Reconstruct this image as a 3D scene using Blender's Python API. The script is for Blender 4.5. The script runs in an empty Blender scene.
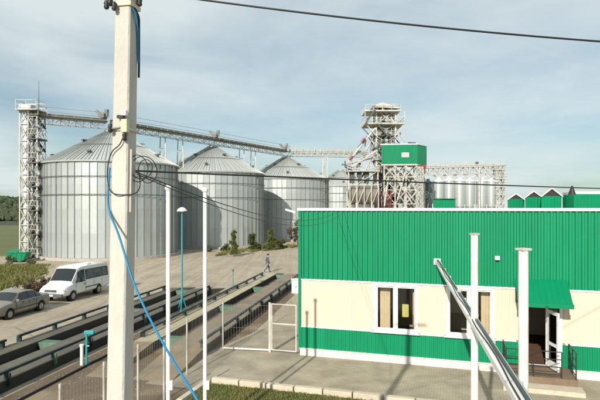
import bpy, bmesh, math, random
from mathutils import Vector, Matrix, Euler
random.seed(7)
R = math.radians
sc = bpy.context.scene
COL = sc.collection
# ------------------------------------------------------------------ camera, sky, sun, exposure
F, HY, CH = 520.0, 208.0, 6.2            # focal length (px of the 600 px photo), horizon row, eye height
cam = bpy.data.cameras.new('camera'); cam.sensor_width = 36; cam.lens = 36 * F / 600
cam.shift_y = (HY - 200) / 600; cam.clip_end = 8000; cam.clip_start = 0.1
camo = bpy.data.objects.new('camera', cam); COL.objects.link(camo)
camo.location = (0, 0, CH); camo.rotation_euler = (R(90), 0, 0); sc.camera = camo

SUN_EL, SUN_K = R(27), 0.40              # elevation; light travels along (K, 1) in plan
wd = bpy.data.worlds.new('World'); sc.world = wd; wd.use_nodes = True
nt = wd.node_tree; N = nt.nodes; L = nt.links; N.clear()
out = N.new('ShaderNodeOutputWorld'); bg = N.new('ShaderNodeBackground'); bg.inputs['Strength'].default_value = 0.08
sky = N.new('ShaderNodeTexSky'); sky.sky_type = 'NISHITA'; sky.sun_disc = False
sky.sun_elevation = SUN_EL; sky.sun_rotation = math.pi + math.atan(SUN_K)
sky.air_density = 1.0; sky.dust_density = 1.2; sky.ozone_density = 1.2; sky.altitude = 100
tc = N.new('ShaderNodeTexCoord'); sep = N.new('ShaderNodeSeparateXYZ'); L.new(tc.outputs['Generated'], sep.inputs[0])
def mth(op, a, b=None):
    m = N.new('ShaderNodeMath'); m.operation = op
    for i, x in enumerate((a, b)):
        if x is None: continue
        if isinstance(x, (int, float)): m.inputs[i].default_value = x
        else: L.new(x, m.inputs[i])
    return m.outputs[0]
zz = mth('ADD', mth('MAXIMUM', sep.outputs[2], 0.0), 0.12)
cmb = N.new('ShaderNodeCombineXYZ')
L.new(mth('DIVIDE', sep.outputs[0], zz), cmb.inputs[0]); L.new(mth('DIVIDE', sep.outputs[1], zz), cmb.inputs[1])
mp = N.new('ShaderNodeMapping'); mp.inputs['Scale'].default_value = (0.8, 0.85, 1); mp.inputs['Rotation'].default_value = (0, 0, R(18))
mp.inputs['Location'].default_value = (5.3, 0.6, 2.4); L.new(cmb.outputs[0], mp.inputs['Vector'])
def wnoise(scale, det, rough, dist):
    n = N.new('ShaderNodeTexNoise'); n.inputs['Scale'].default_value = scale; n.inputs['Detail'].default_value = det
    n.inputs['Roughness'].default_value = rough; n.inputs['Distortion'].default_value = dist
    L.new(mp.outputs[0], n.inputs['Vector']); return n.outputs['Fac']
n1 = wnoise(0.42, 5, 0.5, 0.5); n2 = wnoise(1.7, 7, 0.62, 0.9)
ns = mth('ADD', mth('MULTIPLY', n1, 0.84), mth('MULTIPLY', n2, 0.16))
rmp = N.new('ShaderNodeValToRGB'); rmp.color_ramp.elements[0].position = 0.35; rmp.color_ramp.elements[1].position = 0.57
rmp.color_ramp.elements[0].color = (0.26, 0.26, 0.26, 1); rmp.color_ramp.elements[1].color = (0.95, 0.95, 0.95, 1)
L.new(ns, rmp.inputs[0])
mixs = N.new('ShaderNodeMix'); mixs.data_type = 'RGBA'
L.new(rmp.outputs[0], mixs.inputs['Factor']); hz = N.new('ShaderNodeMix'); hz.data_type = 'RGBA'; hz.blend_type = 'MULTIPLY'; hz.inputs['Factor'].default_value = 1; hz.inputs['B'].default_value = (0.80, 1.03, 1.04, 1); L.new(sky.outputs[0], hz.inputs['A']); L.new(hz.outputs['Result'], mixs.inputs['A'])
mixs.inputs['B'].default_value = (8.0, 8.9, 9.0, 1)
L.new(mixs.outputs['Result'], bg.inputs['Color']); L.new(bg.outputs[0], out.inputs['Surface'])

sun = bpy.data.lights.new('sun', 'SUN'); sun.energy = 4.9; sun.angle = R(0.53); sun.color = (1.0, 0.94, 0.84)
suno = bpy.data.objects.new('sun', sun); COL.objects.link(suno)
hd = Vector((SUN_K, 1, 0)).normalized()
ldir = Vector((hd.x * math.cos(SUN_EL), hd.y * math.cos(SUN_EL), -math.sin(SUN_EL)))
suno.rotation_euler = ldir.to_track_quat('-Z', 'Y').to_euler(); suno.location = (-20, -50, 40)
vs = sc.view_settings; vs.view_transform = 'Standard'; vs.look = 'None'; vs.exposure = 0.20; vs.gamma = 1; vs.use_curve_mapping = False

# ------------------------------------------------------------------ helpers
WM = {}
def wm(o): return WM.get(o.name, Matrix.Identity(4))
def setp(o, **k):
    for a, b in k.items():
        if b is not None: o[a] = b
    return o
def thing(name, label, cat, loc=(0, 0, 0), rz=0, group=None):
    o = bpy.data.objects.new(name, None); COL.objects.link(o); o.empty_display_size = 0.3
    o.location = loc; o.rotation_euler = (0, 0, rz); WM[o.name] = Matrix.LocRotScale(Vector(loc), Euler((0, 0, rz)), None)
    return setp(o, label=label, category=cat, group=group)
def link(name, me, mat, parent=None, world=True, loc=None, rz=None):
    o = bpy.data.objects.new(name, me); COL.objects.link(o)
    if mat is not None and len(me.materials) == 0: me.materials.append(mat)
    if loc is not None: o.location = loc
    if rz is not None: o.rotation_euler = (0, 0, rz)
    if parent is not None:
        o.parent = parent
        if world: o.matrix_parent_inverse = wm(parent).inverted(); WM[o.name] = Matrix.LocRotScale(o.location, o.rotation_euler, None)
        else: WM[o.name] = wm(parent) @ Matrix.LocRotScale(o.location, o.rotation_euler, None)
    else: WM[o.name] = Matrix.LocRotScale(o.location, o.rotation_euler, None)
    return o
class MB:
    def __init__(s): s.v = []; s.f = []
    def add(s, vs_, fs):
        b = len(s.v); s.v += [tuple(p) for p in vs_]; s.f += [tuple(b + i for i in f) for f in fs]; return s
    def box(s, c, d, rz=0):
        cx, cy, cz = c; hx, hy, hz = d[0] / 2, d[1] / 2, d[2] / 2; co, si = math.cos(rz), math.sin(rz); P = []
        for dz in (-hz, hz):
            for dx, dy in ((-hx, -hy), (hx, -hy), (hx, hy), (-hx, hy)):
                P.append((cx + dx * co - dy * si, cy + dx * si + dy * co, cz + dz))
        return s.add(P, [(3, 2, 1, 0), (4, 5, 6, 7), (0, 1, 5, 4), (1, 2, 6, 5), (2, 3, 7, 6), (3, 0, 4, 7)])
    def bar(s, p, q, w, h=None, up=(0, 0, 1)):
        p, q = Vector(p), Vector(q); d = (q - p)
        if d.length < 1e-6: return s
        d.normalize(); u = Vector(up)
        if abs(d.dot(u)) > 0.98: u = Vector((0, 1, 0))
        a = d.cross(u).normalized(); b = a.cross(d).normalized(); h = h or w; P = []
        for o in (p, q):
            for i, j in ((-1, -1), (1, -1), (1, 1), (-1, 1)): P.append(o + a * (i * w / 2) + b * (j * h / 2))
        return s.add(P, [(3, 2, 1, 0), (4, 5, 6, 7), (0, 1, 5, 4), (1, 2, 6, 5), (2, 3, 7, 6), (3, 0, 4, 7)])
    def tube(s, pts, r, n=8, cap=True):
        pts = [Vector(p) for p in pts]; rr = r if isinstance(r, (list, tuple)) else [r] * len(pts); P = []; Fc = []
        pa = None
        for i, p in enumerate(pts):
            d = (pts[min(i + 1, len(pts) - 1)] - pts[max(i - 1, 0)]).normalized()
            if pa is None:
                u = Vector((0, 0, 1)) if abs(d.z) < 0.9 else Vector((1, 0, 0)); pa = d.cross(u).normalized()
            else:
                pa = (pa - d * pa.dot(d)).normalized()
            pb = d.cross(pa)
            for k in range(n):
                t = 2 * math.pi * k / n; P.append(p + (pa * math.cos(t) + pb * math.sin(t)) * rr[i])
        for i in range(len(pts) - 1):
            for k in range(n):
                k2 = (k + 1) % n; Fc.append((i * n + k, i * n + k2, (i + 1) * n + k2, (i + 1) * n + k))
        if cap: Fc += [tuple(range(n - 1, -1, -1)), tuple((len(pts) - 1) * n + k for k in range(n))]
        return s.add(P, Fc)
    def lathe(s, prof, n=24, c=(0, 0, 0)):
        P = []; Fc = []; m = len(prof)
        for k in range(n):
            t = 2 * math.pi * k / n
            for r, z in prof: P.append((c[0] + r * math.cos(t), c[1] + r * math.sin(t), c[2] + z))
        for k in range(n):
            k2 = (k + 1) % n
            for j in range(m - 1): Fc.append((k * m + j, k2 * m + j, k2 * m + j + 1, k * m + j + 1))
        return s.add(P, Fc)
    def poly(s, pts, t=None):            # prism: polygon + offset vector
        n = len(pts)
        if t is None: return s.add(pts, [tuple(range(n))])
        t = Vector(t); P = [Vector(p) for p in pts] + [Vector(p) + t for p in pts]
        return s.add(P, [tuple(range(n - 1, -1, -1)), tuple(range(n, 2 * n))] + [(i, (i + 1) % n, n + (i + 1) % n, n + i) for i in range(n)])
    def mesh(s, name, smooth=None):
        me = bpy.data.meshes.new(name); me.from_pydata(s.v, [], s.f)
        bm = bmesh.new(); bm.from_mesh(me); bmesh.ops.recalc_face_normals(bm, faces=bm.faces); bm.to_mesh(me); bm.free()
        if smooth is not None:
            me.polygons.foreach_set('use_smooth', [True] * len(me.polygons)); me.set_sharp_from_angle(angle=R(smooth))
        me.update(); return me
    def build(s, name, mat, parent=None, world=True, smooth=None, **k):
        return link(name, s.mesh(name, smooth), mat, parent, world, **k)
def bevel(o, w=0.01, seg=2):
    m = o.modifiers.new('bevel', 'BEVEL'); m.width = w; m.segments = seg; m.limit_method = 'ANGLE'; return o
def tree_of(o):
    ch = {}
    for x in bpy.data.objects:
        if x.parent: ch.setdefault(x.parent.name, []).append(x)
    return ch
def copy_thing(root, loc, rz, label, group=None):
    ch = tree_of(root)
    def rec(o, par):
        c = o.copy(); COL.objects.link(c)
        if par: c.parent = par
        for x in ch.get(o.name, []): rec(x, c)
        return c
    r = rec(root, None); r.location = loc; r.rotation_euler = (0, 0, rz); r['label'] = label
    if group: r['group'] = group
    return r
def P3(px, py, Y): return Vector(((px - 300) / F * Y, Y, CH - (py - HY) / F * Y))
def G(px, py): Y = F * CH / (py - HY); return Vector(((px - 300) / F * Y, Y, 0))
D = Vector((0.180, 0.984, 0)).normalized(); VR = Vector((D.y, -D.x, 0))
DA = math.atan2(D.y, D.x)
def UV(u, v, z=0): p = D * u + VR * v; return Vector((p.x, p.y, z))
# ------------------------------------------------------------------ materials
MATS = {}
def mat(name, c, rough=0.6, metal=0.0, var=0.12, scale=3.0, bump=0.0, bscale=None, rnd=0.0, c2=None, spec=None, stain=None, coat=0.0, coords='Object', stretch=(1, 1, 1), trans=0.0):
    if name in MATS: return MATS[name]
    m = bpy.data.materials.new(name); m.use_nodes = True; n = m.node_tree.nodes; l = m.node_tree.links
    b = n['Principled BSDF']; b.inputs['Roughness'].default_value = rough; b.inputs['Metallic'].default_value = metal
    if spec is not None: b.inputs['Specular IOR Level'].default_value = spec
    if coat: b.inputs['Coat Weight'].default_value = coat; b.inputs['Coat Roughness'].default_value = 0.08
    t = n.new('ShaderNodeTexCoord'); mpn = n.new('ShaderNodeMapping'); mpn.inputs['Scale'].default_value = stretch
    l.new(t.outputs[coords], mpn.inputs['Vector'])
    nz = n.new('ShaderNodeTexNoise'); nz.inputs['Scale'].default_value = scale; nz.inputs['Detail'].default_value = 8; nz.inputs['Roughness'].default_value = 0.65
    l.new(mpn.outputs[0], nz.inputs['Vector'])
    rp = n.new('ShaderNodeValToRGB'); e = rp.color_ramp.elements; e[0].position = 0.3; e[1].position = 0.7
    c2 = c2 or tuple(x * (1 - 2 * var) for x in c); e[0].color = (*c2, 1); e[1].color = (*c, 1)
    l.new(nz.outputs['Fac'], rp.inputs[0]); col = rp.outputs[0]
    if stain:
        sc_, scol, amt = stain
        n3 = n.new('ShaderNodeTexNoise'); n3.inputs['Scale'].default_value = sc_; n3.inputs['Detail'].default_value = 5; l.new(mpn.outputs[0], n3.inputs['Vector'])
        r3 = n.new('ShaderNodeValToRGB'); r3.color_ramp.elements[0].position = 0.52; r3.color_ramp.elements[1].position = 0.68
        r3.color_ramp.elements[1].color = (amt, amt, amt, 1); l.new(n3.outputs['Fac'], r3.inputs[0])
        mx = n.new('ShaderNodeMix'); mx.data_type = 'RGBA'; l.new(r3.outputs[0], mx.inputs['Factor']); l.new(col, mx.inputs['A']); mx.inputs['B'].default_value = (*scol, 1); col = mx.outputs['Result']
    if rnd:
        oi = n.new('ShaderNodeObjectInfo'); mr = n.new('ShaderNodeMapRange'); mr.inputs['To Min'].default_value = 1 - rnd; mr.inputs['To Max'].default_value = 1 + rnd * 0.6
        l.new(oi.outputs['Random'], mr.inputs['Value'])
        hs = n.new('ShaderNodeHueSaturation'); l.new(mr.outputs[0], hs.inputs['Value']); l.new(col, hs.inputs['Color']); col = hs.outputs[0]
    l.new(col, b.inputs['Base Color'])
    if bump:
        nb = n.new('ShaderNodeTexNoise'); nb.inputs['Scale'].default_value = bscale or scale * 8; nb.inputs['Detail'].default_value = 6; l.new(mpn.outputs[0], nb.inputs['Vector'])
        bp = n.new('ShaderNodeBump'); bp.inputs['Strength'].default_value = bump; bp.inputs['Distance'].default_value = 0.02; l.new(nb.outputs['Fac'], bp.inputs['Height']); l.new(bp.outputs[0], b.inputs['Normal'])
    if trans:
        tr = n.new('ShaderNodeBsdfTranslucent'); l.new(col, tr.inputs['Color']); ms = n.new('ShaderNodeMixShader'); ms.inputs[0].default_value = trans
        l.new(b.outputs[0], ms.inputs[1]); l.new(tr.outputs[0], ms.inputs[2]); l.new(ms.outputs[0], n['Material Output'].inputs['Surface'])
    MATS[name] = m; return m
def glassmat(name='window_glass', tint=(0.93, 0.94, 0.93)):
    if name in MATS: return MATS[name]
    m = bpy.data.materials.new(name); m.use_nodes = True; n = m.node_tree.nodes; l = m.node_tree.links; n.remove(n['Principled BSDF'])
    tr = n.new('ShaderNodeBsdfTransparent'); tr.inputs[0].default_value = (*tint, 1); gl = n.new('ShaderNodeBsdfGlossy'); gl.inputs['Roughness'].default_value = 0.02
    fr = n.new('ShaderNodeFresnel'); fr.inputs[0].default_value = 1.5; ms = n.new('ShaderNodeMixShader')
    l.new(fr.outputs[0], ms.inputs[0]); l.new(tr.outputs[0], ms.inputs[1]); l.new(gl.outputs[0], ms.inputs[2]); l.new(ms.outputs[0], n['Material Output'].inputs['Surface'])
    MATS[name] = m; return m
M_yard = mat('dusty_concrete', (0.44, 0.372, 0.275), 0.9, var=0.10, scale=0.35, bump=0.25, bscale=12, stain=(0.12, (0.29, 0.24, 0.18), 0.55))
def yard_streaks(m):
    n = m.node_tree.nodes; l = m.node_tree.links; b = n['Principled BSDF']; src = b.inputs['Base Color'].links[0].from_socket
    t = n.new('ShaderNodeTexCoord'); mpn = n.new('ShaderNodeMapping'); mpn.inputs['Rotation'].default_value = (0, 0, R(10.4)); mpn.inputs['Scale'].default_value = (1.4, 0.05, 1); l.new(t.outputs['Object'], mpn.inputs[0])
    z = n.new('ShaderNodeTexNoise'); z.inputs['Scale'].default_value = 1.0; z.inputs['Detail'].default_value = 6; z.inputs['Roughness'].default_value = 0.7; l.new(mpn.outputs[0], z.inputs[0])
    z2 = n.new('ShaderNodeTexNoise'); z2.inputs['Scale'].default_value = 2.6; z2.inputs['Detail'].default_value = 9; z2.inputs['Roughness'].default_value = 0.75; l.new(t.outputs['Object'], z2.inputs[0])
    ad = n.new('ShaderNodeMath'); ad.operation = 'ADD'; l.new(z.outputs['Fac'], ad.inputs[0]); l.new(z2.outputs['Fac'], ad.inputs[1])
    mr = n.new('ShaderNodeMapRange'); mr.inputs['From Min'].default_value = 0.75; mr.inputs['From Max'].default_value = 1.25; mr.inputs['To Min'].default_value = 0.68; mr.inputs['To Max'].default_value = 1.14; l.new(ad.outputs[0], mr.inputs['Value'])
    vo = n.new('ShaderNodeTexVoronoi'); vo.feature = 'DISTANCE_TO_EDGE'; vo.inputs['Scale'].default_value = 0.16; l.new(t.outputs['Object'], vo.inputs['Vector'])
    cr = n.new('ShaderNodeMapRange'); cr.inputs['From Min'].default_value = 0.0; cr.inputs['From Max'].default_value = 0.012; cr.inputs['To Min'].default_value = 0.62; cr.inputs['To Max'].default_value = 1.0; l.new(vo.outputs['Distance'], cr.inputs['Value'])
    mu = n.new('ShaderNodeMath'); mu.operation = 'MULTIPLY'; l.new(mr.outputs[0], mu.inputs[0]); l.new(cr.outputs[0], mu.inputs[1])
    hs = n.new('ShaderNodeHueSaturation'); l.new(mu.outputs[0], hs.inputs['Value']); l.new(src, hs.inputs['Color']); l.new(hs.outputs[0], b.inputs['Base Color'])
yard_streaks(M_yard)
M_dirt = mat('trodden_dirt', (0.165, 0.12, 0.078), 0.95, var=0.2, scale=1.1, bump=0.6, bscale=9, stain=(0.5, (0.30, 0.23, 0.15), 0.7))
M_field = mat('field_grass', (0.13, 0.14, 0.04), 0.95, c2=(0.07, 0.095, 0.028), scale=0.05, bump=0.5, bscale=0.8, stain=(0.012, (0.17, 0.12, 0.055), 0.8))
M_lawn = mat('lawn_soil', (0.12, 0.125, 0.035), 0.95, c2=(0.075, 0.085, 0.028), scale=0.9, bump=0.7, bscale=7, stain=(0.4, (0.19, 0.15, 0.08), 0.6))
M_sand = mat('sandy_soil', (0.46, 0.38, 0.27), 0.95, var=0.15, scale=0.8, bump=0.5, bscale=6, stain=(0.4, (0.22, 0.19, 0.11), 0.7))
M_hill = mat('hill_ground', (0.05, 0.062, 0.03), 0.95, var=0.2, scale=0.02)
M_wood = mat('wood_foliage', (0.062, 0.085, 0.036), 0.95, var=0.25, scale=0.08)
M_conc = mat('pole_concrete', (0.52, 0.50, 0.45), 0.88, var=0.09, scale=6, bump=0.5, bscale=35, stain=(1.2, (0.38, 0.365, 0.33), 0.6), stretch=(1, 1, 0.35))
M_kerb = mat('kerb_concrete', (0.58, 0.50, 0.39), 0.9, var=0.12, scale=4, bump=0.4, bscale=40, rnd=0.06)
M_base = mat('base_concrete', (0.42, 0.39, 0.34), 0.9, var=0.12, scale=2, bump=0.3)
M_green = mat('green_sheet', (0.001, 0.225, 0.10), 0.5, var=0.09, scale=1.6, rnd=0.08, spec=0.25, stain=(0.9, (0.006, 0.185, 0.088), 0.7), stretch=(1, 1, 0.22))
M_greent = mat('green_trim', (0.001, 0.20, 0.09), 0.5, var=0.05, scale=2, spec=0.2)
M_cream = mat('cream_sheet', (0.66, 0.535, 0.42), 0.5, var=0.03, scale=1.2, rnd=0.03, stain=(0.5, (0.62, 0.495, 0.385), 0.4))
M_white = mat('white_paint', (0.80, 0.79, 0.76), 0.45, var=0.03, scale=3)
M_wdirty = mat('weathered_white_paint', (0.77, 0.75, 0.71), 0.5, var=0.08, scale=4, stain=(3.0, (0.55, 0.47, 0.36), 0.5))
M_plinth = mat('plinth_sheet', (0.66, 0.63, 0.58), 0.55, var=0.08, scale=2, stain=(1.5, (0.5, 0.44, 0.35), 0.5))
M_galv = mat('galvanised_sheet', (0.55, 0.585, 0.58), 0.38, 0.50, var=0.13, scale=0.9, rnd=0.07, stretch=(1, 1, 0.25))
M_legshade = mat('dull_leg_shade_steel', (0.22, 0.21, 0.18), 0.6, 0.3, var=0.15, scale=1.5)  # dark steel of the elevator legs, also colours the shade-filling boxes
M_galvr = mat('galvanised_roof', (0.53, 0.55, 0.53), 0.45, 0.4, var=0.08, scale=0.7, rnd=0.07)
M_stiff = mat('galvanised_stiffener', (0.36, 0.375, 0.36), 0.5, 0.35, var=0.1, scale=1)
M_ring = mat('dark_steel_ring', (0.14, 0.15, 0.14), 0.55, 0.5, var=0.1, scale=1)
M_steel = mat('pale_painted_steel', (0.56, 0.545, 0.49), 0.55, 0.1, var=0.12, scale=1.2, rnd=0.08, stain=(1.1, (0.30, 0.24, 0.17), 0.6))
M_grate = mat('grating', (0.10, 0.10, 0.09), 0.6, 0.4, var=0.1, scale=2)
M_conv = mat('conveyor_cover', (0.30, 0.285, 0.235), 0.55, 0.4, var=0.15, scale=0.8)
M_black = mat('black_rubber', (0.014, 0.014, 0.015), 0.5, var=0.1, scale=5)
M_tyre = mat('tyre_rubber', (0.02, 0.019, 0.018), 0.85, var=0.15, scale=9)
M_blue = mat('blue_cable', (0.003, 0.18, 0.36), 0.5, var=0.05, scale=4)
M_teal = mat('teal_paint', (0.025, 0.30, 0.34), 0.5, var=0.08, scale=4, stain=(5, (0.05, 0.22, 0.22), 0.4))
M_rail = mat('rail_teal_black', (0.014, 0.038, 0.042), 0.45, 0.2, var=0.25, scale=2.5, stain=(2.0, (0.09, 0.16, 0.15), 0.6))
M_deck = mat('scale_deck_dusty', (0.15, 0.135, 0.105), 0.85, 0.1, var=0.15, scale=1.5, bump=0.3, stain=(0.6, (0.085, 0.085, 0.075), 0.7), coords='Object')
M_deckb = mat('scale_deck_brown', (0.27, 0.215, 0.15), 0.9, var=0.15, scale=1.5, bump=0.3, stain=(0.6, (0.13, 0.135, 0.115), 0.7))
M_deckc = mat('scale_deck_pale', (0.46, 0.41, 0.28), 0.9, var=0.12, scale=1.5, bump=0.3, stain=(0.7, (0.30, 0.28, 0.19), 0.6))
M_beam = mat('scale_beam_dark', (0.035, 0.036, 0.033), 0.7, 0.2, var=0.2, scale=2)
M_gbeam = mat('green_crossbeam', (0.085, 0.18, 0.12), 0.6, var=0.15, scale=2, stain=(2, (0.2, 0.22, 0.15), 0.5))
M_red = mat('red_paint', (0.25, 0.035, 0.03), 0.5, var=0.15, scale=2)
M_int = mat('interior_plaster', (0.42, 0.37, 0.30), 0.9, var=0.05, scale=2)
M_intf = mat('interior_floor', (0.17, 0.09, 0.05), 0.6, var=0.15, scale=3)
M_curt = mat('curtain_cloth', (0.72, 0.58, 0.40), 0.9, var=0.06, scale=4)
M_roof = mat('roof_felt', (0.12, 0.115, 0.105), 0.95, var=0.15, scale=1.5)
M_dark = mat('dark_roof', (0.035, 0.03, 0.03), 0.7, var=0.15, scale=2)
M_glass = glassmat()
M_carglass = mat('car_glass', (0.012, 0.017, 0.019), 0.06, var=0.1, scale=2, spec=0.7)
M_leaf = mat('shrub_leaf', (0.20, 0.225, 0.06), 0.7, c2=(0.095, 0.115, 0.03), scale=2.2, trans=0.25)
M_leafd = mat('dark_leaf', (0.13, 0.145, 0.042), 0.75, c2=(0.055, 0.07, 0.02), scale=2.2, trans=0.2)
M_leafb = mat('brown_leaf', (0.13, 0.075, 0.03), 0.8, c2=(0.06, 0.04, 0.018), scale=3, trans=0.2)
M_blade = mat('grass_blade', (0.23, 0.22, 0.06), 0.8, c2=(0.085, 0.11, 0.028), scale=0.7, trans=0.3, stain=(0.5, (0.25, 0.19, 0.09), .8))
M_bark = mat('bark', (0.16, 0.12, 0.085), 0.9, var=0.2, scale=8)

# pavers with a brick node: laid blocks too small to pick apart
def paver_mat():
    m = bpy.data.materials.new('concrete_pavers'); m.use_nodes = True; n = m.node_tree.nodes; l = m.node_tree.links; b = n['Principled BSDF']; b.inputs['Roughness'].default_value = 0.9
    t = n.new('ShaderNodeTexCoord'); mpn = n.new('ShaderNodeMapping'); mpn.inputs['Rotation'].default_value = (0, 0, R(17)); l.new(t.outputs['Object'], mpn.inputs[0])
    br = n.new('ShaderNodeTexBrick'); br.inputs['Scale'].default_value = 1; br.inputs['Brick Width'].default_value = 0.2; br.inputs['Row Height'].default_value = 0.1; br.inputs['Mortar Size'].default_value = 0.009
    br.inputs['Color1'].default_value = (0.40, 0.345, 0.255, 1); br.inputs['Color2'].default_value = (0.34, 0.295, 0.215, 1); br.inputs['Mortar'].default_value = (0.26, 0.22, 0.165, 1); l.new(mpn.outputs[0], br.inputs['Vector'])
    nz = n.new('ShaderNodeTexNoise'); nz.inputs['Scale'].default_value = 0.9; nz.inputs['Detail'].default_value = 7; l.new(t.outputs['Object'], nz.inputs['Vector'])
    mr = n.new('ShaderNodeMapRange'); mr.inputs['From Min'].default_value = 0.3; mr.inputs['From Max'].default_value = 0.7; mr.inputs['To Min'].default_value = 0.72; mr.inputs['To Max'].default_value = 1.15; l.new(nz.outputs['Fac'], mr.inputs['Value'])
    hs = n.new('ShaderNodeHueSaturation'); l.new(mr.outputs[0], hs.inputs['Value']); l.new(br.outputs['Color'], hs.inputs['Color']); l.new(hs.outputs[0], b.inputs['Base Color'])
    bp = n.new('ShaderNodeBump'); bp.inputs['Strength'].default_value = 0.3; bp.inputs['Distance'].default_value = 0.008; bp.invert = True; l.new(br.outputs['Fac'], bp.inputs['Height']); l.new(bp.outputs[0], b.inputs['Normal'])
    return m
M_paver = paver_mat()

# ------------------------------------------------------------------ ground, yard, hills
def sheet(name, pts, z, m):
    mb = MB(); mb.poly([(p[0], p[1], z) for p in pts]); o = mb.build(name, m); o['kind'] = 'structure'; return o
sheet('ground', [(-2500, -600), (2500, -600), (2500, 4500), (-2500, 4500)], -0.05, M_field)
sheet('yard', [(-22.3, 38.6), (-36, -20), (70, -20), (70, 180), (-12, 180), (-39, 64), (-45.0, 62.0), (-45, 57.2), (-28.2, 57.2), (-24.1, 50)], 0.0, M_yard)
sheet('dirt_ground', [UV(2, -12.6), UV(2, -6.0), UV(24, -6.9), UV(47, -7.2), UV(47, -11.4), UV(37, -12.5)], 0.004, M_dirt)
sheet('verge', [(-60, 20), (-28.5, 20), (-22.6, 38.6), (-24.4, 50), (-28.4, 56.9), (-60, 56.9)], 0.012, M_lawn)
sheet('planting_strip', [G(207, 258.5), G(252, 253.5), G(302, 248), (12, 90, 0), (14, 118, 0), (-4, 100, 0), (-14, 79, 0)], 0.006, M_sand)
mb = MB()
kp = [G(207, 258.5), G(252, 253.5), G(302, 248), Vector((12, 90, 0))]
for a, b in zip(kp, kp[1:]):
    n = max(1, int((b - a).length / 2.0))
    for i in range(n):
        p = a.lerp(b, i / n); q = a.lerp(b, (i + 1) / n - 0.02 / (b - a).length * 1); k = MB(); k.bar(p + Vector((0, 0, 0.055)), q + Vector((0, 0, 0.055)), 0.15, 0.13)
        k.build('kerb_stone', M_kerb, bpy.data.objects['planting_strip'])
# hill ridge far left, with a wood on it
def hill_z(x, y):
    t = (y - 190) / 260.0
    if t <= 0: return -0.06
    s = min(t, 1); s = s * s * (3 - 2 * s); side = min(1, max(0, (-40 - x) / 170.0)); side = side * side * (3 - 2 * side)
    back = 1 if t < 1.4 else max(0, 1 - (t - 1.4) / 1.2)
    return -0.06 + side * back * s * (15.5 + 2.2 * math.sin(x * 0.011 + 1) + 1.2 * math.sin(x * 0.03 + y * 0.01))
mb = MB(); nx, ny = 50, 26; Pv = []
for j in range(ny + 1):
    for i in range(nx + 1):
        x = -900 + 900 * i / nx; y = 180 + 700 * j / ny; Pv.append((x, y, hill_z(x, y)))
mb.add(Pv, [(j * (nx + 1) + i, j * (nx + 1) + i + 1, (j + 1) * (nx + 1) + i + 1, (j + 1) * (nx + 1) + i) for j in range(ny) for i in range(nx)])
o = mb.build('hills', M_hill, smooth=40); o['kind'] = 'structure'
mb = MB(); rr = random.Random(3)
for _ in range(2600):
    y = rr.uniform(205, 470); x = rr.uniform(-0.80 * y, -0.30 * y)
    z = hill_z(x, y)
    if z < 0.3: continue
    r = rr.uniform(1.6, 3.2); h = r * rr.uniform(0.8, 1.2); n = 6; a0 = rr.random() * 6
    prof = [(r * 0.6, -0.3), (r, h * 0.35), (r * 0.7, h * 0.8), (0.05, h)]
    P_ = []
    for k in range(n):
        t = a0 + 6.283 * k / n
        for q, zz_ in prof:
            jx = rr.uniform(0.75, 1.2); P_.append((x + q * jx * math.cos(t), y + q * jx * math.sin(t), z + zz_ * rr.uniform(0.85, 1.15)))
    mb.add(P_, [(k * 4 + j, ((k + 1) % n) * 4 + j, ((k + 1) % n) * 4 + j + 1, k * 4 + j + 1) for k in range(n) for j in range(3)])
o = mb.build('far_wood', M_wood); setp(o, label='dark wood covering the far hill behind the field on the left', category='wood', kind='stuff')

# ------------------------------------------------------------------ green and cream building
WA = R(17); WC, WS = math.cos(WA), math.sin(WA); BL, BD = 17.6, 12.0
def WL(s, o, z): return Vector((s * WC - o * WS, 21.9 - s * WS - o * WC, z))
ROT = -WA
bld = thing('metal_clad_building', 'long flat roofed building clad in green and cream ribbed metal sheets', 'building', WL(0, 0, 0), ROT)
# local frame of the building: x = along the front, y = into the building, z = up (front plane y = 0)
SHEETS = {}
def rib_mesh(w, h, period, depth):
    key = (round(w, 3), round(h, 3), period)
    if key in SHEETS: return SHEETS[key]
    n = max(1, round(w / period)); p = w / n; xs = []
    for i in range(n):
        a = i * p; xs += [(a, 0), (a + 0.30 * p, 0), (a + 0.42 * p, -depth), (a + 0.78 * p, -depth), (a + 0.90 * p, 0)]
    xs.append((w, 0)); P_ = [(x, y, 0) for x, y in xs] + [(x, y, h) for x, y in xs]; m = len(xs)
    mb = MB(); mb.add(P_, [(i, i + 1, m + i + 1, m + i) for i in range(m - 1)]); SHEETS[key] = mb.mesh('wall_sheet'); return SHEETS[key]
def clad(x0, x1, z0, z1, m, period, depth, side=0):
    n = max(1, round((x1 - x0) / 1.05)); w = (x1 - x0) / n; base = rib_mesh(w, z1 - z0, period, depth)
    me = SHEETS.get((base.name, m.name))
    if me is None: me = base.copy(); me.materials.append(m); SHEETS[(base.name, m.name)] = me
    for i in range(n):
        yy = -0.004 * (i % 2)
        if side == 0: link('wall_sheet', me, m, bld, False, loc=(x0 + i * w, yy, z0))
        elif side == 1: link('wall_sheet', me, m, bld, False, loc=(yy, BD - x0 - i * w, z0), rz=R(-90))
        else: link('wall_sheet', me, m, bld, False, loc=(BL - yy, x0 + i * w, z0), rz=R(90))
Z1, Z2, Z3, ZT = 0.33, 1.23, 3.20, 6.08
W1, W2, DR = (3.13, 4.87), (5.93, 7.68), (8.52, 10.0)
clad(0, BL, Z3 + 0.03, ZT, M_green, 0.225, 0.05)
for a, b in ((0, W1[0]), (W1[1], W2[0]), (W2[1], DR[0]), (DR[1], BL)): clad(a, b, Z2 + 0.03, Z3 - 0.02, M_cream, 0.15, 0.012)
for a, b in ((0, DR[0]), (DR[1], BL)): clad(a, b, Z1, Z2 - 0.02, M_green, 0.15, 0.02)
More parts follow.
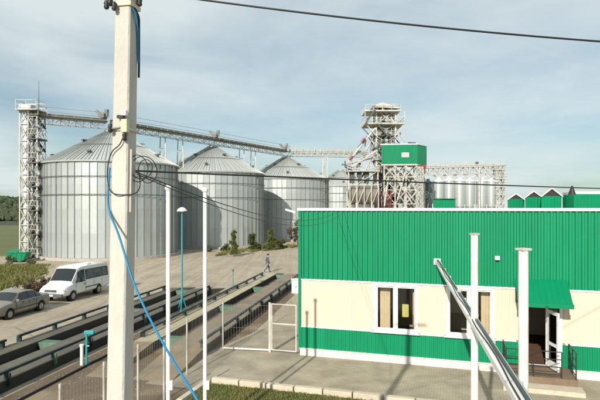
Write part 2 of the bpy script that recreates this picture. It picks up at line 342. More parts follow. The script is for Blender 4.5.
for sd in (1, 2):
    clad(0, BD, Z3 + 0.03, ZT, M_green, 0.225, 0.035, sd); clad(0, BD, Z2 + 0.03, Z3 - 0.02, M_cream, 0.15, 0.012, sd); clad(0, BD, Z1, Z2 - 0.02, M_green, 0.15, 0.02, sd)
mb = MB()      # wall core behind the sheets, with real openings
T = 0.22
def core(x0, x1, z0, z1): mb.box(((x0 + x1) / 2, 0.06 + T / 2, (z0 + z1) / 2), (x1 - x0, T, z1 - z0))
core(0.02, BL - 0.02, 3.14, 6.0)
for a, b in ((0.02, W1[0]), (W1[1], W2[0]), (W2[1], DR[0]), (DR[1], BL - 0.02)): core(a, b, 1.27, 3.14)
for a, b in ((0.02, DR[0]), (DR[1], BL - 0.02)): core(a, b, 0.0, 1.27)
core(DR[0], DR[1], 2.62, 3.14); core(DR[0], DR[1], 0, 0.33)
mb.box((0.02 + 0.15, BD / 2 + 0.14, 3.0), (0.22, BD - 0.3, 6.0)); mb.box((BL - 0.17, BD / 2 + 0.14, 3.0), (0.22, BD - 0.3, 6.0)); mb.box((BL / 2, BD - 0.1, 3.0), (BL - 0.6, 0.2, 6.0))
mb.build('wall', M_int, bld, False)
MB().box((BL / 2, BD / 2 + 0.1, 5.85), (BL - 0.62, BD - 0.7, 0.12)).build('roof', M_roof, bld, False)
MB().box((BL / 2, 4.3, 3.42), (BL - 0.7, 7.8, 0.12)).build('ceiling', M_int, bld, False)
MB().box((BL / 2, 4.3, 0.30), (BL - 0.7, 7.8, 0.06)).build('floor', M_intf, bld, False)
MB().box((8.15, 2.6, 1.9), (0.12, 4.6, 3.0)).box((BL / 2, 5.0, 1.9), (BL - 0.9, 0.12, 3.0)).box((5.4, 2.6, 1.9), (0.12, 4.6, 3.0)).build('partition', M_int, bld, False)
cp = MB(); cp.box((BL / 2, 0.05, 6.14), (BL + 0.2, 0.30, 0.115)); cp.box((0.06, BD / 2 + 0.2, 6.1365), (0.3, BD, 0.115)); cp.box((BL - 0.06, BD / 2 + 0.2, 6.1365), (0.3, BD, 0.115)); cp.box((BL / 2, BD + 0.1, 6.1365), (BL - 0.5, 0.3, 0.115))
bevel(cp.build('coping', M_white, bld, False), 0.012)
for z, h in ((Z3, 0.06), (Z2, 0.05)):
    for a, b in (((0.06, BL - 0.06),) if z == Z3 else ((0.06, W1[0] - 0.08), (W1[1] + 0.08, W2[0] - 0.08), (W2[1] + 0.08, DR[0] - 0.08), (DR[1] + 0.1, BL - 0.06))):
        MB().box(((a + b) / 2, -0.012, z), (b - a, 0.07, h)).build('trim_strip', M_white, bld, False)
mb = MB(); mb.box((0.0, 0.0, (Z1 + ZT) / 2), (0.12, 0.12, ZT - Z1)); mb.build('corner_strip', M_greent, bld, False)
MB().box((BL, 0.0, (Z1 + ZT) / 2), (0.12, 0.12, ZT - Z1)).build('corner_strip', M_greent, bld, False)
clad(0.0, DR[0] - 0.35, -0.0, Z1 - 0.02, M_plinth, 0.15, 0.010); clad(DR[1] + 0.35, BL, -0.0, Z1 - 0.02, M_plinth, 0.15, 0.010)
clad(0, BD, 0, Z1 - 0.02, M_plinth, 0.15, 0.01, 1)
MB().box(((DR[0] - 0.35) / 2, -0.02, Z1 - 0.012), (DR[0] - 0.35, 0.09, 0.02)).build('drip_strip', M_white, bld, False)
MB().box(((DR[1] + 0.35 + BL) / 2, -0.02, Z1 - 0.012), (BL - DR[1] - 0.35, 0.09, 0.02)).build('drip_strip', M_white, bld, False)
def window(x0, x1, curtain):
    z0, z1 = 1.25, 3.155; f = MB(); w = 0.085
    f.box(((x0 + x1) / 2, -0.02, z1 - w / 2), (x1 - x0, 0.10, w)); f.box(((x0 + x1) / 2, -0.02, z0 + w / 2), (x1 - x0, 0.10, w))
    for x in (x0 + w / 2, x1 - w / 2): f.box((x, -0.02, (z0 + z1) / 2), (w, 0.10, z1 - z0 - 2 * w))
    fr = bevel(f.build('window', M_white, bld, False), 0.008)
    xm = (x0 + x1) / 2 - 0.02
    for a, b in ((x0 + w, xm - 0.035), (xm + 0.035, x1 - w)):
        s = MB(); t = 0.06; zz0, zz1 = z0 + w, z1 - w
        s.box(((a + b) / 2, 0.02, zz1 - t / 2), (b - a, 0.06, t)); s.box(((a + b) / 2, 0.02, zz0 + t / 2), (b - a, 0.06, t))
        for x in (a + t / 2, b - t / 2): s.box((x, 0.02, (zz0 + zz1) / 2), (t, 0.06, zz1 - zz0 - 2 * t))
        bevel(s.build('sash', M_white, fr, False), 0.006)
        MB().box(((a + b) / 2, 0.022, (zz0 + zz1) / 2), (b - a - 2 * t + 0.01, 0.012, zz1 - zz0 - 2 * t + 0.01)).build('pane', M_glass, fr, False)
    MB().box((xm, -0.005, (z0 + z1) / 2), (0.07, 0.09, z1 - z0 - 2 * w)).build('mullion', M_white, fr, False)
    sl = MB(); sl.box(((x0 + x1) / 2, -0.09, z0 - 0.02), (x1 - x0 + 0.14, 0.16, 0.035)); bevel(sl.build('sill', M_white, fr, False), 0.008)
    for a, b in curtain:                        # pleated cloth hanging inside
        c = MB(); n = 14; Pq = []
        for i in range(n + 1):
            x = a + (b - a) * i / n; y = 0.42 + 0.025 * math.sin(i * 1.9); Pq += [(x, y, 1.15), (x, y, 3.1)]
        c.add(Pq, [(2 * i, 2 * i + 2, 2 * i + 3, 2 * i + 1) for i in range(n)]); c.build('curtain', M_curt, fr, False, smooth=60)
    return fr
fr1 = window(*W1, [(3.30, 3.72), (4.62, 4.84)])
fr2 = window(*W2, [(7.22, 7.62)])
# things seen through the panes
pp = MB(); pp.box(tuple(WL(4.32, -0.55, 2.02)), (0.26, 0.02, 0.52), ROT); o = pp.build('notice_sheet', mat('yellow_paper', (0.62, 0.58, 0.18), 0.8)); setp(o, label='yellowish paper sheet standing inside the left window pane', category='paper')
# door
dr = MB(); x0, x1 = DR; w = 0.09; DZ0, DZ1 = 0.40, 2.62
for x in (x0 + w / 2, x1 - w / 2): dr.box((x, 0.0, (DZ0 + DZ1) / 2), (w, 0.14, DZ1 - DZ0))
dr.box(((x0 + x1) / 2, 0.0, DZ1 - w / 2), (x1 - x0 - 2 * w, 0.14, w)); dr.box(((x0 + x1) / 2, 0.0, DZ0 - 0.02), (x1 - x0, 0.16, 0.06))
door = bevel(dr.build('door', M_white, bld, False), 0.006)
lf = MB(); lx = x1 - w - 0.10   # fixed side light
lf.box((x1 - w - 0.42, 0.02, (DZ0 + DZ1) / 2), (0.07, 0.07, DZ1 - DZ0 - w)); lf.build('side_jamb', M_white, door, False)
MB().box((x1 - w - 0.21, 0.02, (DZ0 + DZ1) / 2 - 0.04), (0.34, 0.012, DZ1 - DZ0 - 0.2)).build('pane', M_glass, door, False)
lf = MB(); hx = x1 - w - 0.46; a = R(-82)       # leaf swung outwards on the jamb
def LP(t, y, z): return (hx + 0.02 + t * 0.30 + y * 0.95, -0.09 - t * 0.95 + y * 0.30, z)
for t0, t1, za, zb in ((0, 0.1, DZ0 + .03, DZ1 - .12), (0.72, 0.82, DZ0 + .03, DZ1 - .12), (0.1, 0.72, DZ0 + .03, DZ0 + .30), (0.1, 0.72, 1.25, 1.36), (0.1, 0.72, DZ1 - .24, DZ1 - .12)):
    lf.poly([LP(t0, 0, za), LP(t1, 0, za), LP(t1, 0, zb), LP(t0, 0, zb)], (0.055, 0.008, 0))
leaf = lf.build('door_leaf', M_white, door, False)
MB().poly([LP(0.1, .02, DZ0 + .30), LP(.72, .02, DZ0 + .30), LP(.72, .02, 1.25), LP(.1, .02, 1.25)], (0.02, 0.003, 0)).poly([LP(0.1, .02, 1.36), LP(.72, .02, 1.36), LP(.72, .02, DZ1 - .24), LP(.1, .02, DZ1 - .24)], (0.012, 0.002, 0)).build('leaf_pane', M_glass, door, False)
# awning: a lean-to of green sheet on a light frame
aw = MB(); A0, A1 = 8.40, 10.16
nn = 9
for i in range(nn):
    xa = A0 + (A1 - A0) * i / nn; xb = A0 + (A1 - A0) * (i + 1) / nn
    aw.poly([(xa, -0.05, 3.56), (xb - 0.02, -0.05, 3.56), (xb - 0.02, -1.12, 2.84), (xa, -1.12, 2.84)], (0, -0.006, 0.010))
    aw.poly([(xb - 0.025, -0.05, 3.585), (xb, -0.05, 3.585), (xb, -1.125, 2.862), (xb - 0.025, -1.125, 2.862)], (0, 0.006, -0.02))
awn = aw.build('awning', M_greent, bld, False)
MB().box(((A0 + A1) / 2, -1.14, 2.80), (A1 - A0 + 0.05, 0.035, 0.16)).build('fascia', M_greent, awn, False)
fm = MB()
for x in (A0 + 0.03, A1 - 0.03):
    fm.bar((x, -0.06, 3.50), (x, -1.10, 2.80), 0.05); fm.bar((x, -0.06, 2.78), (x, -1.10, 2.76), 0.04); fm.bar((x, -0.06, 3.5), (x, -0.06, 2.7), 0.04)
fm.build('awning_frame', M_beam, awn, False)
# porch: slab, low step, railings
pc = MB(); pc.box((9.1, -0.75, 0.19), (2.3, 1.38, 0.38)); porch = bevel(pc.build('porch', mat('brown_porch', (0.20, 0.14, 0.09), 0.85, var=0.15, scale=3), bld, False), 0.015)
MB().box((9.1, -1.75, 0.08), (2.5, 0.60, 0.16)).build('step', M_kerb, porch, False)
for xa, xb, ya, yb in ((7.98, 7.98, -0.12, -1.36), (10.20, 10.20, -0.12, -1.36), (7.98, 9.75, -1.40, -1.40)):
    rl = MB()
    for t in (0, .5, 1): rl.bar((xa + (xb - xa) * t, ya + (yb - ya) * t, 0.38), (xa + (xb - xa) * t, ya + (yb - ya) * t, 1.28), 0.035)
    for z in (1.28, 1.02, 0.76, 0.5): rl.bar((xa, ya, z), (xb, yb, z), 0.028)
    rl.build('railing', M_black, bld, False)
bx_ = MB(); bx_.box((7.78, -0.09, 4.32), (0.17, 0.12, 0.15)); wl = bevel(bx_.build('wall_box', M_white, bld, False), 0.01)
MB().lathe([(0.0, 0), (0.05, 0.005), (0.055, 0.05), (0.0, 0.06)], 10, (7.78, -0.10, 4.20)).build('sensor', M_black, wl, False)
lp = MB(); lp.bar((0.0, -0.02, 5.75), (-0.18, -0.22, 5.92), 0.04); lmp = lp.build('corner_lamp', M_steel, bld, False)
MB().poly([(-0.10, -0.18, 5.98), (-0.10, -0.34, 5.98), (-0.52, -0.40, 6.10), (-0.52, -0.22, 6.10)], (0, 0, 0.07)).build('lamp_head', M_white, lmp, False)

# ------------------------------------------------------------------ paving and kerb in front of the building
pav = sheet('paving', [WL(-1.9, 4.1, 0), WL(BL, 4.1, 0), WL(BL, -0.1, 0), WL(-0.2, -0.1, 0), WL(-0.2, -12, 0), WL(-2.2, -12, 0), WL(-3.9, 1.0, 0), WL(-4.2, 5.0, 0), WL(-1.9, 5.0, 0)], 0.008, M_paver)
s = -1.95; rr = random.Random(5)
while s < BL:
    ln = 1.0 if s > -1.0 else 1.05
    dz = rr.uniform(-0.012, 0.012); k = MB(); a = WL(s + 0.015, 4.22 + rr.uniform(-.012, .012), 0.075 + dz); b = WL(s + ln - 0.025, 4.22 + rr.uniform(-.012, .012), 0.075 + dz)
    k.bar(a, b, 0.22, 0.26); bevel(k.build('kerb_stone', M_kerb, pav), 0.018); s += ln
for i in range(6):
    k = MB(); k.bar(WL(-2.07, 4.36 + i * 1.0, 0.05), WL(-2.07, 5.33 + i * 1.0, 0.05), 0.19, 0.2); bevel(k.build('kerb_stone', M_kerb, pav), 0.018)
sheet('flower_bed', [WL(-1.96, 4.30, 0), WL(BL, 4.30, 0), WL(BL, 11, 0), WL(-1.96, 11, 0)], 0.022, M_lawn)
def blades(name, n, place, h0, h1, m, label, w=0.012):
    mb = MB(); r = random.Random(hash(name) % 1000 if False else len(name))
    for _ in range(n):
        p = place(r); 
        if p is None: continue
        h = r.uniform(h0, h1); a = r.random() * 6.283; b = r.random() * 6.283; t = r.uniform(0, 0.6) * h; ww = w * r.uniform(0.7, 1.5)
        dx, dy = math.cos(a) * ww, math.sin(a) * ww; q = (p[0] + math.cos(b) * t * 0.4, p[1] + math.sin(b) * t * 0.4, p[2] + h * 0.6); e = (p[0] + math.cos(b) * t, p[1] + math.sin(b) * t, p[2] + h)
        mb.add([(p[0] - dx, p[1] - dy, p[2]), (p[0] + dx, p[1] + dy, p[2]), (q[0] + dx * .7, q[1] + dy * .7, q[2]), (q[0] - dx * .7, q[1] - dy * .7, q[2]), e], [(0, 1, 2, 3), (3, 2, 4)])
    o = mb.build(name, m); setp(o, label=label, category='grass', kind='stuff'); return o
def bed(r):
    p = WL(r.uniform(-1.9, 5), 4.42 + r.random() ** 1.3 * 5, 0.02); return p
blades('grass', 14000, bed, 0.03, 0.12, M_blade, 'short green grass in the bed behind the pale kerb stones')
def vg(r):
    y = r.uniform(37, 56.5); x = r.uniform(-40, -22.4)
    edge = -22.5 - max(0, (y - 44)) * 0.42
    if x > edge + 0.25 + r.gauss(0, .35): return None
    return (x, y, 0.01)
blades('grass', 20000, vg, 0.05, 0.26, M_blade, 'rough green grass on the verge beside the parked car and van', 0.04)

def strip(r):
    a, b = r.random(), r.random() ** 1.5; p = G(215, 256.5).lerp(G(300, 247.3), a); q = Vector((-11.0, 79.5, 0)).lerp(Vector((3, 99, 0)), a); return p.lerp(q, b * .6) + Vector((0, 0, .006)) if math.sin(a * 37) + math.sin(b * 19 + a * 11) > 0.1 else None
blades('dry_grass', 5000, strip, 0.06, 0.38, M_blade, 'patchy dry grass in the sandy strip below the silos', 0.05)
# ------------------------------------------------------------------ grain silos
RS, HE, HA, NS = 8.45, 11.85, 16.3, 60
def silo_parts(root):
    da = 2 * math.pi / NS; tiers = 4; th = (HE - 0.35) / tiers
    half = RS * math.tan(da / 2)
    mb = MB(); mb.add([(RS, -half, 0), (RS, half, 0), (RS + .004, half, th + 0.02), (RS + .004, -half, th + 0.02)], [(0, 1, 2, 3)])
    sh = mb.mesh('wall_sheet'); sh.materials.append(M_galv)
    st = MB(); Rv = RS / math.cos(da / 2); st.box((Rv + 0.05, 0, (HE - 0.35) / 2), (0.09, 0.085, HE - 0.35)); stm = st.mesh('stiffener'); stm.materials.append(M_stiff)
    r0, r1 = RS + 0.28, 0.75; rf = MB(); w0, w1 = r0 * math.tan(da / 2), r1 * math.tan(da / 2)
    rf.add([(r0, -w0, HE - 0.05), (r0, w0, HE - 0.05), (r1, w1, HA), (r1, -w1, HA)], [(0, 1, 2, 3)])
    rf.add([(r0, -w0, HE - 0.05), (r0, w0, HE - 0.05), (r0 - 0.02, w0, HE - 0.20), (r0 - 0.02, -w0, HE - 0.20)], [(0, 1, 2, 3)])
    rf.bar((r0, 0, HE), (r1 + 2, 0, HA + (r0 - r1 - 2 - r0 + r1) / (r0 - r1) * -0 - (HA - HE) * 2 / (r0 - r1) + 0.03), 0.04, 0.07)
    rfm = rf.mesh('roof_sheet'); rfm.materials.append(M_galvr)
    rb = MB(); c = math.cos(da / 2); rb.bar((r0 / c, 0, HE), (r1 / c, 0, HA + 0.05), 0.05, 0.09); rbm = rb.mesh('roof_rib'); rbm.materials.append(M_stiff)
    for k in range(NS):
        a = k * da; rk = random.Random(k)
        for t in range(tiers):
            tw_ = R(rk.uniform(-1.1, 1.1)); Rm = Matrix.Rotation(a, 4, 'Z') @ Matrix.Translation((RS, 0, 0)) @ Matrix.Rotation(tw_ + R(5.5) * math.sin(k * 2.4 + 0.6), 4, 'Z') @ Matrix.Translation((-RS, 0, 0))
            link('wall_sheet', sh, None, root, False, loc=(Rm.translation.x, Rm.translation.y, 0.35 + t * th), rz=Rm.to_euler().z)
        link('stiffener', stm, None, root, False, loc=(0, 0, 0.35), rz=a + da / 2)
        link('roof_sheet', rfm, None, root, False, rz=a); link('roof_rib', rbm, None, root, False, rz=a + da / 2)
    for z in (7.8, 9.95):
        mb = MB(); mb.tube([((RS + 0.22) * math.cos(t * 2 * math.pi / 96), (RS + 0.22) * math.sin(t * 2 * math.pi / 96), z) for t in range(97)], 0.045, 6, False); mb.build('wind_ring', M_ring, root, False)
    mb = MB(); zr = HE + (HA - HE) * 0.50; rr_ = r0 + (r1 - r0) * 0.50; mb.tube([((rr_) * math.cos(t * 2 * math.pi / 48), (rr_) * math.sin(t * 2 * math.pi / 48), zr + 0.06) for t in range(49)], 0.05, 5, False); mb.build('roof_ring', M_ring, root, False)
    MB().lathe([(0, 0), (RS + 0.45, 0), (RS + 0.45, 0.34), (0, 0.34)], 64).build('foundation', M_base, root, False)
    MB().lathe([(0.95, HA - 0.15), (0.95, HA + 0.1), (0.55, HA + 0.32), (0.3, HA + 0.34), (0, HA + 0.34)], 20).build('apex_cap', M_galvr, root, False, smooth=30)
    for k in range(10):
        a = R(17 + 36 * k); fr = 0.22 if k % 2 else 0.62
        r_ = r0 + (r1 - r0) * fr; z = HE + (HA - HE) * fr; mb = MB(); mb.box((0, 0, 0.12), (0.45, 0.34, 0.34)); mb.poly([(0.24, -.24, 0.28), (0.24, .24, .28), (0.46, .24, .12), (0.46, -.24, .12)], (0, 0, 0.05)); mb.build('roof_vent', M_ring, root, False, loc=(r_ * math.cos(a), r_ * math.sin(a), z), rz=a)
    ld = MB()
    for s_ in (-0.22, 0.22): ld.bar((RS + 0.35, s_, 0.4), (RS + 0.35, s_, HE), 0.05)
    for i in range(38): ld.bar((RS + 0.35, -0.22, 0.5 + i * 0.3), (RS + 0.35, 0.22, 0.5 + i * 0.3), 0.03)
    ob = ld.build('ladder', M_steel, root, False); ob.rotation_euler = (0, 0, R(30))
SG = 'large galvanised grain silos in a row'
silo1 = thing('grain_silo', 'largest galvanised grain silo, nearest, beside the stair tower on the left', 'silo', (-25.0, 69, 0), 0, SG)
silo_parts(silo1)
SP = [Vector((-25.0, 69, 0)), Vector((-14.55, 86.5, 0)), Vector((-2.8, 104.5, 0))]
copy_thing(silo1, SP[1], R(3), 'second grain silo in the row, half shaded by the silo before it', SG)
copy_thing(silo1, SP[2], R(5), 'third grain silo in the row, beside the left edge of the green building', SG)
copy_thing(silo1, (11.0, 140, 0), R(2), 'farthest grain silo, mostly hidden behind the steel elevator frame', SG)

# ------------------------------------------------------------------ lattice helpers
def lattice(mb, x0, x1, y0, y1, levels, w=0.12, b=0.07, style=0):
    for x in (x0, x1):
        for y in (y0, y1): mb.bar((x, y, levels[0]), (x, y, levels[-1]), w)
    for i, z in enumerate(levels):
        for p, q in (((x0, y0), (x1, y0)), ((x1, y0), (x1, y1)), ((x1, y1), (x0, y1)), ((x0, y1), (x0, y0))):
            mb.bar((*p, z), (*q, z), b)
            if i < len(levels) - 1:
                zn = levels[i + 1]
                if (i + style) % 2 or style == 2: mb.bar((*p, z), (*q, zn), b * 0.85)
                if not (i + style) % 2 or style == 2: mb.bar((*q, z), (*p, zn), b * 0.85)
    return mb
def railing(mb, x0, x1, y0, y1, z, h=1.1, w=0.045, step=1.2):
    for p, q in (((x0, y0), (x1, y0)), ((x1, y0), (x1, y1)), ((x1, y1), (x0, y1)), ((x0, y1), (x0, y0))):
        for k in (0.5, 1.0): mb.bar((*p, z + h * k), (*q, z + h * k), w)
        L_ = math.dist(p, q); n = max(1, int(L_ / step))
        for i in range(n): mb.bar((p[0] + (q[0] - p[0]) * i / n, p[1] + (q[1] - p[1]) * i / n, z), (p[0] + (q[0] - p[0]) * i / n, p[1] + (q[1] - p[1]) * i / n, z + h), w)
def truss(mb, p, q, w, h, n, b=0.08):
    p, q = Vector(p), Vector(q); d = (q - p).normalized(); s_ = d.cross(Vector((0, 0, 1))).normalized() * (w / 2); up = Vector((0, 0, h))
    for sd in (-1, 1):
        mb.bar(p + s_ * sd, q + s_ * sd, b); mb.bar(p + s_ * sd + up, q + s_ * sd + up, b)
        for i in range(n):
            a = p.lerp(q, i / n) + s_ * sd; c = p.lerp(q, (i + 1) / n) + s_ * sd
            mb.bar(a, a + up, b * 0.8); mb.bar(*((a, c + up) if i % 2 == 0 else (a + up, c)), b * 0.8)
    for i in range(n + 1):
        a = p.lerp(q, i / n); mb.bar(a + s_, a - s_, b * 0.8); mb.bar(a + s_ + up, a - s_ + up, b * 0.8)
    return mb
# stair and elevator tower at the left end of the row
TX, TY = -31.0, 59.8; n_before = set(o.name for o in bpy.data.objects)
tw = thing('stair_tower', 'tall pale lattice stair tower at the left end of the silo row', 'tower', (TX, TY, 0))
lv = [0.05 + 2.05 * i for i in range(9)] + [18.3]
lattice(MB(), -32.3, -31.25, 59.2, 60.5, lv, 0.13, 0.08, 2).build('lattice_mast', M_steel, tw)
lattice(MB(), -31.15, -30.05, 58.9, 60.9, [0.05, 2.95, 5.85, 8.75, 11.65, 14.55, 17.3], 0.10, 0.06, 2).build('stair_frame', M_steel, tw)
for i in range(7):
    z = 0.1 + 2.9 * i
    if z > 17.6: break
    pl = MB(); pl.box((-30.5, 59.9, z), (1.35, 2.3, 0.14)); pf = pl.build('platform', M_grate, tw)
    r_ = MB(); railing(r_, -31.1, -29.9, 58.8, 61.0, z + 0.07); r_.build('railing', M_steel, pf)
    if i < 6:
        for half in (0, 1):
            f_ = MB(); za = z + 1.45 * half; zb = za + 1.45; ya = 59.2 if half == 0 else 60.5; xa, xb = (-31.0, -30.0) if half == 0 else (-30.0, -31.0)
            for y in (ya - 0.35, ya + 0.35): f_.bar((xa, y, za), (xb, y, zb), 0.06, 0.24); f_.bar((xa, y, za + 1.0), (xb, y, zb + 1.0), 0.045)
            for k in range(7): t = (k + 0.5) / 7; f_.box((xa + (xb - xa) * t, ya, za + 1.45 * t), (0.24, 0.68, 0.04))
            f_.build('stair_flight', M_grate, tw)
for y in (59.55, 60.15): MB().box((-31.78, y, 9.2), (0.42, 0.34, 18.4)).build('elevator_leg', M_galv, tw)
MB().box((-31.7, 59.85, 18.5), (1.5, 1.3, 0.7)).build('elevator_head', M_galv, tw)
r_ = MB(); r_.box((-31.25, 59.85, 18.1), (2.6, 2.6, 0.1)); railing(r_, -32.5, -30.0, 58.6, 61.1, 18.15); r_.build('top_platform', M_steel, tw)
MB().tube([(-30.4, 60.0, 18), (-30.4, 60.0, 20.5), (-30.4, 60, 21.9)], [0.04, 0.03, 0.012], 6).build('antenna', M_grate, tw)
tw.location = (-32.75, 63.8, 0)
# conveyor bridge along the silo tops
def conveyor(label, CA, CB, n, drives, trestles):
    cv = thing('conveyor_bridge', label, 'conveyor', (CA.x, CA.y, 0)); up = Vector((0, 0, 0.98))
    truss(MB(), CA, CB, 1.0, 0.75, n, 0.07).build('truss', M_steel, cv)
    MB().bar(CA + up, CB + up, 0.62, 0.55).build('conveyor_casing', M_conv, cv)
    sd = (CB - CA).normalized().cross(Vector((0, 0, 1))); MB().bar(CA + sd * 0.85 + Vector((0, 0, 0.78)), CB + sd * 0.85 + Vector((0, 0, 0.78)), 0.6, 0.06).build('walkway', M_grate, cv)
    w_ = MB()
    for k in (0.55, 1.1): w_.bar(CA + sd * 1.15 + Vector((0, 0, 0.78 + k)), CB + sd * 1.15 + Vector((0, 0, 0.78 + k)), 0.04)
    for i in range(n): p = CA.lerp(CB, i / (n - 1)) + sd * 1.15 + Vector((0, 0, 0.78)); w_.bar(p, p + Vector((0, 0, 1.1)), 0.035)
    w_.build('railing', M_conv, cv)
    for t in drives:
        p = CA.lerp(CB, t); k = MB(); k.box((p.x, p.y, p.z + 1.6), (0.8, 0.8, 0.6), DA); k.bar((p.x - .3, p.y, p.z + 1.7), (p.x - .9, p.y, p.z + 2.3), .4); k.box((p.x + .5, p.y, p.z + 2.0), (0.4, 0.4, 0.9), DA); k.build('drive_unit', M_ring, cv)
    for t in trestles:
        p = CA.lerp(CB, t); k = MB()
        for s_ in (-1, 1): k.bar(p + sd * 0.5 * s_, Vector((p.x, p.y, 0)) + sd * 1.1 * s_, 0.13)
        for z0 in (3, 6, 9, 12, 15): f0 = 1.1 - 0.6 * z0 / 17; f1 = 1.1 - 0.6 * (z0 - 3) / 17; k.bar(Vector((p.x, p.y, z0)) + sd * f0, Vector((p.x, p.y, z0 - 3)) - sd * f1, 0.07); k.bar(Vector((p.x, p.y, z0)) + sd * f0, Vector((p.x, p.y, z0)) - sd * f0, 0.07)
        k.build('trestle', M_steel, cv)
conveyor('short sloping conveyor bridge from the stair tower to the first silo top', Vector((-32.4, 64.0, 16.65)), Vector((-25.5, 68.4, 16.66)), 9, (0.95,), ())
conveyor('long lattice conveyor bridge running over the tops of the three silos', Vector((-25.0, 69, 16.66)), Vector((-2.8, 104.5, 16.66)), 34, (0.49, 0.985), (0.215, 0.30, 0.66, 0.74))
up = Vector((0, 0, 1.05))
# cross conveyor from the third silo to the headhouse
cb2 = thing('conveyor_bridge', 'short level conveyor bridge between the third silo and the elevator frame', 'conveyor', (-2.2, 105.4, 0))
a, b = Vector((-2.2, 105.4, 16.68)), Vector((14.6, 111.6, 17.1))
truss(MB(), a, b, 1.0, 0.7, 15, 0.08).build('truss', M_steel, cb2); MB().bar(a + up, b + up, 0.6, 0.55).build('conveyor_casing', M_steel, cb2)
w_ = MB()
for k in (1.3, 1.85): w_.bar(a + Vector((0, -0.8, k)), b + Vector((0, -0.8, k)), 0.05)
for i in range(14): p = a.lerp(b, i / 13) + Vector((0, -0.8, 0.75)); w_.bar(p, p + Vector((0, 0, 1.1)), 0.045)
w_.build('railing', M_steel, cb2)
for x in (5.2, 10.6):
    yq = 105.4 + (x + 2.2) / 16.8 * 6.2; w_ = MB(); lattice(w_, x - 0.5, x + 0.5, yq - .5, yq + .5, [0, 3.4, 6.8, 10.2, 13.6, 16.7], 0.13, 0.08); w_.build('trestle', M_steel, cb2)

# ------------------------------------------------------------------ headhouse (bucket elevator frame)
HYY = 112.0; mp_ = HYY / F
def hx_(px): return (px - 300) * mp_
def hz_(py): return CH + (HY - py) * mp_
hh = thing('elevator_headhouse', 'tall open steel elevator frame with stairs and platforms behind the green building', 'tower', (hx_(384), HYY, 0))
lv = [0] + [hz_(y) for y in (200, 187, 174, 161, 149, 137, 125, 112)]
X0, X1 = hx_(375), hx_(394)
lattice(MB(), X0, X1, 110.2, 114.0, lv, 0.26, 0.15, 2).build('tower_frame', M_steel, hh)
for i, y in enumerate((187, 174, 161, 149, 137)):
    z = hz_(y); k = MB(); k.box(((X0 + X1) / 2, 112.1, z), (X1 - X0 + 0.9, 4.6, 0.14)); pf = k.build('platform', M_grate, hh); k = MB(); railing(k, X0 - 0.4, X1 + 0.4, 109.9, 114.3, z); k.build('railing', M_steel, pf)
for y, xa, xb in ((125.5, 363, 402), (113, 363.5, 398)):
    z = hz_(y); k = MB(); k.box(((hx_(xa) + hx_(xb)) / 2, 112.1, z), (hx_(xb) - hx_(xa), 6.2, 0.28)); pf = k.build('platform', M_steel, hh)
    k = MB(); railing(k, hx_(xa), hx_(xb), 109.1, 115.1, z + 0.1, 1.2, 0.07, 1.5); k.build('railing', M_steel, pf)
k = MB(); k.poly([(hx_(371), 109.6, hz_(107.5)), (hx_(381), 109.6, hz_(104.6)), (hx_(397), 109.6, hz_(109.5)), (hx_(397), 109.6, hz_(110.5)), (hx_(371), 109.6, hz_(108.5))], (0, 5, 0)); k.build('roof', M_steel, hh)
for px in (372, 381, 396):
    for yy in (110, 114.2): MB().bar((hx_(px), yy, hz_(113)), (hx_(px), yy, hz_(107 if px < 390 else 110)), 0.14).build('brace', M_steel, hh)
for px in (363.5, 402):                                       # raking struts under the wide platform
    for yy in (109.4, 114.8): MB().bar((hx_(px), yy, hz_(125)), (hx_(376 if px < 380 else 392), yy, hz_(139)), 0.16).build('brace', M_steel, hh)
for px in (363.5, 402): MB().bar((hx_(px), 109.3, hz_(113)), (hx_(px), 109.3, hz_(125)), 0.14).build('brace', M_steel, hh)
rq = random.Random(12)
for i in range(34):
    xa, ya = rq.uniform(364, 400), rq.uniform(112, 200); xb, yb = xa + rq.uniform(-12, 12), ya + rq.uniform(4, 16)
    if ya > 165: xa -= 8; xb -= 8
    yy = rq.uniform(109.3, 114); MB().bar((hx_(xa), yy, hz_(ya)), (hx_(xb), yy + rq.uniform(-1, 1), hz_(yb)), rq.uniform(.09, .2)).build('brace', rq.choice((M_steel, M_steel, M_grate, M_legshade)), hh)
for px, yy in ((379, 111.2), (384, 112.6), (389, 111.4)): MB().box((hx_(px), yy, hz_(108) / 2), (0.62, 0.5, hz_(108))).build('elevator_leg', M_legshade, hh)
for px in (379, 389): MB().box((hx_(px) + .3, 111.6, hz_(109)), (1.5, 1.3, 1.4)).build('elevator_head', M_galv, hh)
zig = [(374, 150, 385, 138), (363.5, 126, 373, 112), (385, 138, 375, 126), (374, 174, 386, 161), (386, 161, 375, 150), (386, 187, 375, 174), (375, 200, 386, 187)]
for x0, y0, x1, y1 in zig:
    k = MB(); yb = 109.4
    for d_ in (0, 0.75): k.bar((hx_(x0), yb - d_, hz_(y0)), (hx_(x1), yb - d_, hz_(y1)), 0.10, 0.30); k.bar((hx_(x0), yb - d_, hz_(y0) + 1.1), (hx_(x1), yb - d_, hz_(y1) + 1.1), 0.06)
    n = 10
    for i in range(n): t = (i + .5) / n; k.box((hx_(x0 + (x1 - x0) * t), yb - 0.37, hz_(y0 + (y1 - y0) * t)), (0.25, 0.7, 0.05))
    k.build('stair_flight', M_grate, hh)
